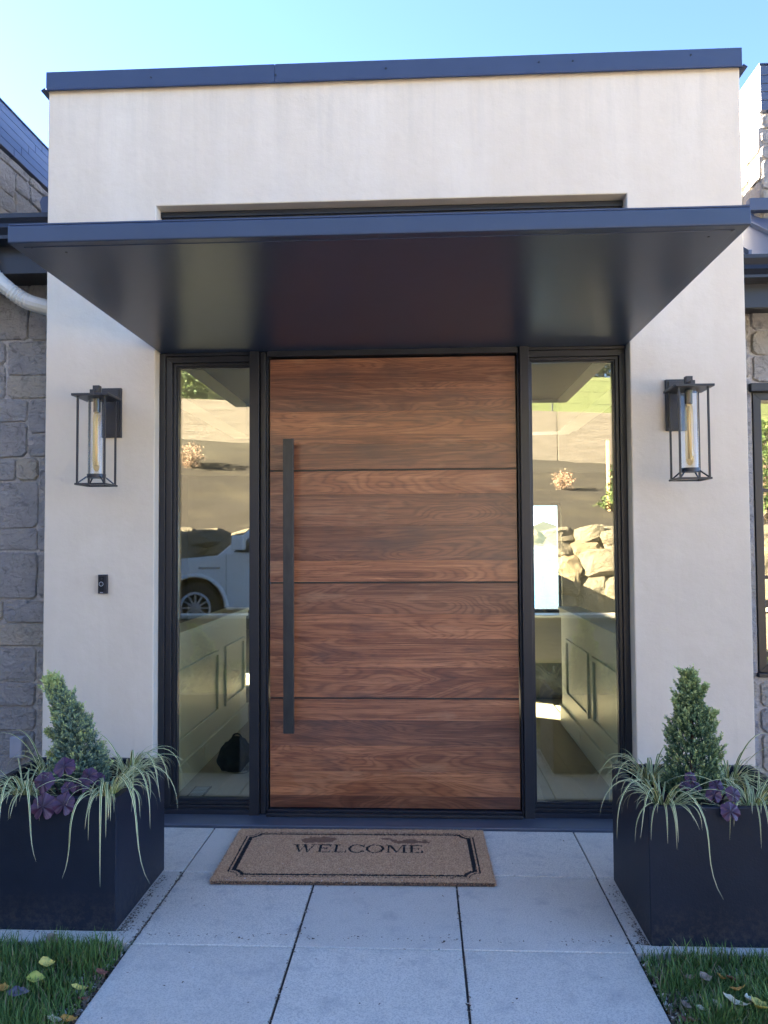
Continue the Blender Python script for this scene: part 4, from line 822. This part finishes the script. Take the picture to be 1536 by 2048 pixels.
LV = [('brown round leaf standing in the grass just below the left planter', 'leaf_tan', -1.400, -1.262, .018, .05, .045, 1.2, (1.1, 0), .3),
 ('curled pale yellow leaf in the middle of the left lawn', 'leaf_yellow', -1.330, -1.455, .022, .055, .04, .5, (.9, .2), .7),
 ('yellow-green round leaf in the left lawn', 'leaf_green', -1.320, -1.545, .024, .06, .048, .2, (.5, .1), .4),
 ('dull purple-grey leaf lying below the yellow-green one', 'leaf_purple', -1.345, -1.610, .018, .075, .045, .1, (.4, 0), .2),
 ('orange-yellow leaf cut by the left edge of the photo', 'leaf_orange', -1.405, -1.60, .022, .05, .04, 1.8, (.5, 0), .4),
 ('dark red-brown leaf against the left edge of the path', 'leaf_red', -1.128, -1.475, .012, .05, .035, 1.0, (.6, .5), .3),
 ('rusty narrow leaf leaning on the left path edge', 'leaf_red', -1.128, -1.62, .008, .05, .02, 1.2, (.3, .5), .3),
 ('small tan leaf among chips at the bottom left path corner', 'leaf_orange', -1.125, -1.735, .008, .055, .03, .7, (.4, .4), .5),
 ('white-grey curled leaf beside the bottom left path corner', 'leaf_pale', -1.165, -1.735, .006, .05, .022, .1, (.3, .2), .6),
 ('olive drooping leaf at the left path edge', 'leaf_yellow', -1.16, -1.575, .016, .055, .02, .2, (.7, .3), .5),
 ('dusty tan leaf in the right lawn nearest the planter', 'leaf_tan', .858, -1.435, .018, .035, .02, .2, (.6, 0), .3),
 ('grey-tan rounded leaf in the right lawn', 'leaf_tan', .905, -1.445, .022, .05, .038, .4, (.8, .2), .3),
 ('small bright orange leaf standing in the right lawn', 'leaf_orange', .956, -1.442, .024, .042, .032, 1.5, (1.0, .2), .3),
 ('dark brown pointed leaf right of the small orange leaf', 'leaf_red', .985, -1.452, .024, .05, .04, 2.2, (.9, 0), .3),
 ('slim golden leaf lying in the right lawn', 'leaf_orange', .980, -1.518, .026, .055, .014, .25, (.2, 0), .5),
 ('large pale yellow leaf at the right edge of the photo', 'leaf_yellow', 1.005, -1.62, .028, .07, .055, .7, (.5, .3), .5),
 ('pale curled strip-like leaf left of the large yellow leaf', 'leaf_pale', .945, -1.60, .026, .08, .024, -.6, (.3, .1), .6),
 ('pale folded leaf on top of the large yellow leaf', 'leaf_pale', .985, -1.595, .034, .04, .028, .1, (.3, .5), .6),
 ('small brown upright leaf by the chips at the right path edge', 'leaf_tan', .795, -1.585, .010, .04, .035, .8, (.8, .2), .3),
 ('white torn leaf in the right lawn', 'leaf_pale', .835, -1.612, .016, .035, .016, -.6, (.5, .1), .5),
 ('narrow whitish leaf pointing down in the right lawn', 'leaf_pale', .895, -1.59, .016, .045, .018, -1.1, (.5, .1), .4),
 ('reddish brown leaf at the right path edge bottom', 'leaf_red', .765, -1.655, .006, .045, .03, .4, (.4, .4), .3),
 ('tan curled leaf at the bottom edge of the photo right of the path', 'leaf_tan', .790, -1.665, .008, .05, .03, 1.7, (.4, .4), .5)]
for a in LV: leaf(*a)
# ------------------------------------------------------------------ bag inside
bm_ = bmesh.new(); bmesh.ops.create_icosphere(bm_, subdivisions=4, radius=1)
for v in bm_.verts:
    c = v.co.copy(); n_ = noise.fractal(c*2.3, 1, 2, 4)*.16; c *= 1+n_; zz = c.z; taper = 1-.38*max(0, zz); c.x *= .15*taper; c.y *= .11*taper; c.z = max(-.135, c.z*.20); v.co = c+Vector((0, 0, .135))
me = bpy.data.meshes.new('bag'); bm_.to_mesh(me); bm_.free(); me.materials.append(M['bag_fabric']); me.shade_smooth()
bg_ = thing('backpack', 'slumped black backpack on the hall floor behind the left sidelight', 'bag', (-1.215, .86, .032)); bg_.scale = (.85, .8, .62); o = bpy.data.objects.new('body', me); COL.objects.link(o); o.parent = bg_
MB().tube(catmull([(-.04, 0, .30), (-.02, -.01, .36), (.02, -.01, .36), (.04, 0, .30)]), .008, 8).build('handle', 'bag_fabric', bg_); MB().tube(catmull([(.03, -.05, .29), (.10, -.10, .2), (.13, -.11, .08), (.09, -.12, .01), (.0, -.13, .01)]), .011, 8, sx=.4).build('strap', 'bag_fabric', bg_)

# ------------------------------------------------------------------ garden in front (seen in the glass)
for (a, b, side) in ((-9, -1.75, 'left'), (1.28, 9, 'right')):
    g_ = thing('garden_wall', f'low concrete garden wall on the {side} of the path, seen reflected in the {side} sidelight', 'wall', ((a+b)/2, -5.5, -.03))
    L = (b-a)/2
    MB().box(-L, L, -.10, .10, 0, .555).build('wall_body', 'board_concrete', g_, .004); MB().box(-L-.02, L+.02, -.13, .13, .5552, .60).build('cap', 'slab', g_, .005)
# boulder wall
rockm = []
for k in range(7):
    bm_ = bmesh.new(); bmesh.ops.create_icosphere(bm_, subdivisions=3, radius=1); r = random.Random(50+k)
    pl = [(Vector((r.gauss(0, 1), r.gauss(0, 1), r.gauss(0, 1))).normalized(), r.uniform(.80, 1.05)) for _ in range(9)]
    for v in bm_.verts:
        c = v.co; c = Vector((math.copysign(abs(c.x)**.5, c.x), math.copysign(abs(c.y)**.5, c.y), math.copysign(abs(c.z)**.5, c.z)))
        for (n_, dd) in pl:
            q = c.dot(n_)-dd
            if q > 0: c -= n_*q*.85
        c *= 1+.10*noise.fractal(v.co*2.6+Vector((k*7, 0, 0)), 1, 2, 5); v.co = c
    me = bpy.data.meshes.new('boulder'); bm_.to_mesh(me); bm_.free(); rockm.append(me)
a = N('boulder_rock'); v = a.coord(rnd=True); n1 = a.noise(v, 2.2, 7, .7, .4); n2 = a.noise(v, 9, 6, .7)
col = a.mix(n1, (.13, .11, .078), (.29, .245, .165)); col = a.mix(a.ramp(a.rnd(), [(.55, 0.), (1, .5)]), col, (.36, .26, .13)); col = a.mix(a.ramp(n2, [(.3, .5), (.5, 0.)]), col, (.16, .14, .11))
M['boulder'] = a.set(col, .9, nrm=a.bump(a.math('ADD', n1, a.math('MULTIPLY', n2, .5)), .35, .7))
for me in rockm: me.materials.append(M['boulder'])
bw = thing('boulder_wall', 'stacked sandstone boulder wall at the foot of the slope across the driveway', 'wall', (0, -11.35, 0))
r = random.Random(77); zrow = 0
for row, (hh, yy) in enumerate(((.46, .25), (.42, .12), (.40, 0), (.34, -.12), (.26, -.22))):
    x = -14+r.uniform(0, .5)
    while x < 14:
        wd = r.uniform(.42, .92); h2 = hh*r.uniform(.85, 1.15)
        o = bpy.data.objects.new('boulder', rockm[r.randrange(7)]); COL.objects.link(o); o.parent = bw
        o.location = (x+wd/2, yy+r.uniform(-.06, .06), zrow+hh/2+r.uniform(-.04, .05)-.06); o.scale = (wd*.66, .5*r.uniform(.8, 1.15), h2*.74); o.rotation_euler = (r.uniform(-.22, .22), r.uniform(-.22, .22), r.choice([0, math.pi])+r.uniform(-.2, .2)); x += wd*.97
    zrow += hh*.93
MB().box(-30, 30, -11.9, -11.5, -.05, 1.45).build('bank_soil', 'soil')['kind'] = 'structure'
# concrete retaining wall
cw = thing('retaining_wall', 'long board-formed concrete retaining wall above the mulched slope', 'wall', (0, 0, 0)); 
for k in range(14):
    xa = -30+k*4.3; xb = xa+4.28; MB().prism([(xa, wall_y(xa)), (xb, wall_y(xb)), (xb+.05, wall_y(xb)-.25), (xa+.05, wall_y(xa)-.25)], 2.6, 5.70, 'z').build('wall_panel', 'board_concrete', cw, .01)
# fence posts on the wall
fn = thing('wire_fence', 'thin dark wire fence on top of the concrete retaining wall', 'fence')
for k in range(16):
    x = -20.75+k*2.5; MB().tube([(x, wall_y(x)-.12, 5.68), (x, wall_y(x)-.12, 6.8)], .025, 8).build('post', 'black_metal', fn)
for z in (6.0, 6.4, 6.78): MB().tube([(-21, wall_y(-21)-.12, z), (17, wall_y(17)-.12, z)], .006, 5).build('wire', 'black_metal', fn)
def slopez(x, y):
    t = (y+11.55)/(wall_y(x)+.12+11.55); return zs(x, t)[1]
def ball_shrub(name, label, x, y, R, hgt, mat, n, leafs, seed, group=None, cat='shrub', cone=False, zb=None):
    r = np.random.default_rng(seed); z0 = (slopez(x, y) if zb is None else zb); S = thing(name, label, cat, (x, y, z0), group)
    MB().tube([(0, 0, -.1), (0.02, 0, hgt*.5), (0, 0, hgt*(.95 if cone else .7))], [.03*hgt, .02*hgt, .006], 6).build('trunk', 'bark', S)
    for k in range(6):
        th = k*1.05+seed; MB().tube([(0, 0, hgt*.15), (math.cos(th)*R*.6, math.sin(th)*R*.6, hgt*(.35+.08*k))], [.012, .004], 5).build('branch', 'bark', S)
    u = r.normal(size=(n, 3)); u /= np.linalg.norm(u, axis=1)[:, None]; rho = r.random(n)**.4
    if cone:
        t = r.random(n)**1.3; th = r.uniform(0, 6.283, n); rr_ = R*(1-t*.95)*r.random(n)**.4*(1+.25*np.sin(t*28+th*2)); pts = np.column_stack([rr_*np.cos(th), rr_*np.sin(th), hgt*(.08+.92*t)]); dirs = np.column_stack([np.cos(th), np.sin(th), np.full(n, .15)])+r.normal(size=(n, 3))*.3
    else:
        lump = 1+.3*np.sin(u[:, 0]*5+seed)*np.cos(u[:, 1]*4+u[:, 2]*5); pts = u*rho[:, None]*lump[:, None]*np.array([R, R, hgt*.45])+np.array([0, 0, hgt*.58]); dirs = u+r.normal(size=(n, 3))*.5
    A, F, T = sprigs(pts, dirs, leafs, 5, seed, .9); T = np.clip(T+np.repeat(r.uniform(.0, .75, n), 5), 0, 1)
    f = npmesh('crown', A, F, mat, S, tint=T); f['kind'] = 'stuff'; return S
ball_shrub('hydrangea', 'dried tan hydrangea on the mulch slope, reflected in the left sidelight', -6.05, -15.8, .28, .58, 'dry_leaf', 480, .075, 1, 'dried hydrangeas on the slope')
ball_shrub('hydrangea', 'reddish dried hydrangea on the mulch slope, reflected in the right sidelight', 3.72, -16.5, .25, .46, 'dry_leaf', 420, .065, 2, 'dried hydrangeas on the slope')
ball_shrub('hydrangea', 'dried hydrangea higher up at the far left of the slope', -9.5, -14.5, .33, .6, 'dry_leaf', 300, .13, 3, 'dried hydrangeas on the slope')
ball_shrub('young_pine', 'young staked evergreen on the slope at the edge of the right sidelight', 4.85, -14.5, .50, 1.75, 'tree_leaf', 700, .16, 4, cone=True, cat='tree', group='young evergreens on the slope')
ball_shrub('young_pine', 'young staked evergreen reflected in the far right window', 8.3, -14.2, .75, 2.4, 'tree_leaf', 900, .18, 5, cone=True, cat='tree', group='young evergreens on the slope')
for i, (x, y, lb) in enumerate(((4.45, -14.6, 'orange wooden stake beside the smaller evergreen on the slope'), (4.75, -14.9, 'orange wooden stake behind the smaller evergreen on the slope'), (8.0, -14.4, 'orange wooden stake beside the larger evergreen on the slope'))):
    s = MB().box(-.035, .035, -.03, .03, -.15, 1.7).build('tree_stake', 'stake_wood', None, .004, loc=(x, y, slopez(x, y))); tag(s, lb, 'stake', 'tree stakes on the slope')
for i, (x, y) in enumerate(((7.4, -12.6), (8.8, -12.9), (6.6, -13.0))):
    n = 260; r = np.random.default_rng(i+60); th = r.uniform(0, 6.28, n); el = r.uniform(.6, 1.45, n); dv = np.column_stack([np.cos(th)*np.cos(el), np.sin(th)*np.cos(el), np.sin(el)]); L = r.uniform(.4, .8, n); s = np.cross(dv, [0, 0, 1.]); s /= np.linalg.norm(s, axis=1)[:, None]; s *= .006
    V = np.stack([-s, s, dv*L[:, None]*.6+s, dv*L[:, None]*.6-s, dv*L[:, None]+np.column_stack([np.cos(th)*.15, np.sin(th)*.15, -.1+0*th])], 1).reshape(-1, 3); ii = np.arange(n)[:, None]*5
    q = thing('straw_grass', ['straw-coloured grass tuft left of the larger evergreen', 'straw-coloured grass tuft right of the larger evergreen', 'straw-coloured grass tuft nearest the smaller evergreen'][i], 'ornamental grass', (x, y, slopez(x, y)), 'straw grass tufts on the slope')
    o = npmesh('blades', V, np.concatenate([ii+np.array([0, 1, 2]), ii+np.array([0, 2, 3]), ii+np.array([3, 2, 4])]), 'debris', q, tint=np.tile(r.uniform(.5, .9, n), 3)); o['kind'] = 'stuff'
r = random.Random(4); kinds = [('broadleaf_tree', 'broad green tree', False), ('fir_tree', 'dark pointed fir', True)]
pos = ['at the far left of', 'left of the middle on', 'just left of the entry axis on', 'above the right garden wall on', 'right of the middle on', 'at the far right of', 'behind the young pines on', 'at the outer right end of']
for k in range(8):
    x = -24+k*6.5+r.uniform(-1, 1); nm, lb, cone = kinds[k % 2]; y = -44+r.uniform(-3, 3)
    ball_shrub(nm, f'{lb} standing {pos[k]} the hill crest', x, y, 2.6 if cone else 3.2, 9 if cone else 7, 'tree_leaf', 1400, .75, 20+k, 'trees on the hill crest', 'tree', cone, zb=9.7)
# shrubs above the wall on the left
for k in range(5):
    ball_shrub('bush', ['loose green bush at the far left', 'loose green bush second from the left', 'loose green bush above the hydrangea', 'loose green bush near the entry axis', 'rightmost loose green bush'][k]+' above the retaining wall', -12.5+k*2.4, wall_y(-12.5+k*2.4)-1.8, .9, 1.5, 'tree_leaf', 800, .22, 40+k, 'bushes above the retaining wall', zb=5.6)

# ------------------------------------------------------------------ pickup truck (front at -x, near side at y=-8.4)
T_ = thing('pickup_truck', 'white crew-cab pickup truck parked across the driveway, reflected in the left sidelight', 'truck', (-3.78, -9.4, 0))
def arch(cx, r_, z0, n=14): return [(cx-r_*math.cos(math.pi*k/n), z0+r_*math.sin(math.pi*k/n)) for k in range(n+1)]
fx, rx_ = 0, 3.75; ah = .52
prof = [(-.98, .42), (-.98, .62), (-1.0, .85), (-.95, 1.08), (-.80, 1.17), (.25, 1.26), (.62, 1.29), (.80, 1.30), (5.35, 1.30), (5.36, .60), (5.30, .50), (rx_+ah, .46)]+list(reversed(arch(rx_, ah, .42)))+[(rx_-ah, .38), (ah, .38)]+list(reversed(arch(fx, ah, .42)))+[(-ah, .42)]
mb = MB().prism([(p[0], p[1]) for p in prof], -1.0, 1.0, 'y'); mb.build('body', 'truck_paint', T_, .03, seg=3)
# greenhouse
def gh(pts_b, pts_t, name, mat, bev): 
    n = len(pts_b); return MB().add(pts_b+pts_t, [tuple(range(n-1, -1, -1)), tuple(range(n, 2*n))]+[(i, (i+1) % n, (i+1) % n+n, i+n) for i in range(n)]).build(name, mat, T_, bev)
gh([(.34, -.93, 1.26), (3.05, -.93, 1.26), (3.05, .93, 1.26), (.34, .93, 1.26)], [(1.12, -.74, 1.93), (2.85, -.74, 1.93), (2.85, .74, 1.93), (1.12, .74, 1.93)], 'cab', 'truck_paint', .03)
def side_pt(x, z, s): return (x, s*(.93-.19*(z-1.28)/.65+.004), z)
a = N('car_dark'); M['car_dark'] = a.set((.02, .024, .026), .06, spec=.8)
for s in (1, -1):
    for poly in ([(.62, 1.32), (1.56, 1.32), (1.56, 1.85), (1.16, 1.85)], [(1.66, 1.32), (2.84, 1.32), (2.76, 1.85), (1.66, 1.85)]):
        V = [side_pt(x, z, s) for x, z in poly]+[(x, y-s*.01, z) for (x, y, z) in [side_pt(x, z, s) for x, z in poly]]
        MB().add(V, [(0, 1, 2, 3), (7, 6, 5, 4), (0, 4, 5, 1), (1, 5, 6, 2), (2, 6, 7, 3), (3, 7, 4, 0)]).build('side_window', 'car_dark', T_)
    for x in (.52, 1.60, 2.95): box('door_seam', 'rubber', x-.004, x+.004, s*1.0-.002, s*1.0+.0015, .5, 1.29, T_)
    for x in (1.34, 2.66): box('door_handle', 'chrome', x, x+.18, min(s*1.0, s*1.03), max(s*1.0, s*1.03), 1.08, 1.12, T_, .006)
    mr = box('side_mirror', 'truck_paint', .66, .86, min(s*1.02, s*1.24), max(s*1.02, s*1.24), 1.36, 1.60, T_, .03); box('mirror_arm', 'rubber', .70, .78, min(s*.92, s*1.04), max(s*.92, s*1.04), 1.34, 1.40, T_, .01)
    box('fender_badge', 'chrome', .06, .42, min(s*1.0, s*1.012), max(s*1.0, s*1.012), 1.045, 1.085, T_, .004)
    box('step_bar', 'rubber', .65, 3.05, min(s*.92, s*1.06), max(s*.92, s*1.06), .33, .39, T_, .015); box('headlight', 'chrome', -1.02, -.84, min(s*.62, s*1.005), max(s*.62, s*1.005), .88, 1.08, T_, .02)
    for cx in (0, 3.75):
        box('wheel_well', 'rubber', cx-.56, cx+.56, min(s*.10, s*.66), max(s*.10, s*.66), .40, 1.02, T_)
        # flare
        P_ = arch(cx, .56, .42, 20); Q_ = arch(cx, .50, .42, 20); fl2 = MB()
        for k in range(20):
            a0, a1, b0, b1 = P_[k], P_[k+1], Q_[k], Q_[k+1]; y0, y1 = s*.99, s*1.035
            fl2.add([(a0[0], y0, a0[1]), (a1[0], y0, a1[1]), (b1[0], y0, b1[1]), (b0[0], y0, b0[1]), (a0[0], s*1.005, a0[1]), (a1[0], s*1.005, a1[1]), (b1[0], y1, b1[1]), (b0[0], y1, b0[1])], [(0, 1, 2, 3), (4, 5, 6, 7), (0, 1, 5, 4), (2, 3, 7, 6)])
        fl2.build('wheel_arch', 'truck_paint', T_, smooth=True)
        wh = bpy.data.objects.new('wheel', None); COL.objects.link(wh); wh.parent = T_; wh.location = (cx, s*.86, .405)
        n = 36; V = []; F = []; pr = [(.24, -.12), (.36, -.13), (.405, -.10), (.41, 0), (.405, .10), (.36, .13), (.255, .12), (.25, .0)]
        for k in range(n):
            t = 2*math.pi*k/n
            for (rr_, yy) in pr: V.append((rr_*math.cos(t), yy, rr_*math.sin(t)))
        m_ = len(pr)
        for k in range(n):
            for j in range(m_): F.append((k*m_+j, k*m_+(j+1) % m_, ((k+1) % n)*m_+(j+1) % m_, ((k+1) % n)*m_+j))
        npmesh('tyre', V, F, 'rubber', wh, smooth=True)
        rim = MB().tube([(0, -s*.02, 0), (0, s*.0, 0)], .25, 28); rim.build('brake_disc', 'rubber', wh)
        rm = MB(); pr2 = [(.235, .115), (.262, .125)]
        for k in range(n):
            t, t2 = 2*math.pi*k/n, 2*math.pi*(k+1)/n
            rm.add([(.225*math.cos(t), s*.118, .225*math.sin(t)), (.225*math.cos(t2), s*.118, .225*math.sin(t2)), (.268*math.cos(t2), s*.134, .268*math.sin(t2)), (.268*math.cos(t), s*.134, .268*math.sin(t))], [(0, 1, 2, 3)])
        for k in range(12):
            t = 2*math.pi*k/12; c_, s_ = math.cos(t), math.sin(t); px_, pz_ = -s_, c_
            rm.add([(c_*.04+px_*.022, s*.10, s_*.04+pz_*.022), (c_*.04-px_*.022, s*.10, s_*.04-pz_*.022), (c_*.25-px_*.012, s*.115, s_*.25-pz_*.012), (c_*.25+px_*.012, s*.115, s_*.25+pz_*.012), (c_*.04, s*.06, s_*.04), (c_*.25, s*.07, s_*.25)], [(0, 1, 2, 3), (0, 3, 5, 4), (1, 4, 5, 2)])
        rm.tube([(0, s*.07, 0), (0, s*.12, 0)], .05, 16); rm.build('rim', 'chrome', wh)
MB().add([(.41, -.82, 1.335), (.41, .82, 1.335), (1.05, .70, 1.89), (1.05, -.70, 1.89), (.425, -.82, 1.325), (.425, .82, 1.325), (1.065, .70, 1.88), (1.065, -.70, 1.88)], [(0, 1, 2, 3), (7, 6, 5, 4), (0, 4, 5, 1), (1, 5, 6, 2), (2, 6, 7, 3), (3, 7, 4, 0)]).build('windshield', 'car_dark', T_)
box('grille', 'rubber', -1.015, -.97, -.58, .58, .72, 1.06, T_, .02)
for k in range(3): box('grille_bar', 'chrome', -1.03, -1.0155, -.56, .56, .78+k*.09, .81+k*.09, T_, .005)
box('front_bumper', 'chrome', -1.10, -.93, -.98, .98, .44, .66, T_, .04); box('rear_bumper', 'chrome', 5.33, 5.50, -.95, .95, .46, .64, T_, .03)
MB().tube([(.42, .70, 1.28), (.36, .70, 1.42)], .006, 6).build('antenna', 'rubber', T_)
for s in (1, -1): box('taillight', 'leaf_red', 5.28, 5.372, min(s*.82, s*1.004), max(s*.82, s*1.004), .88, 1.22, T_, .01)
box('bed_rail', 'rubber', 3.10, 5.34, .90, .99, 1.3005, 1.33, T_, .008)
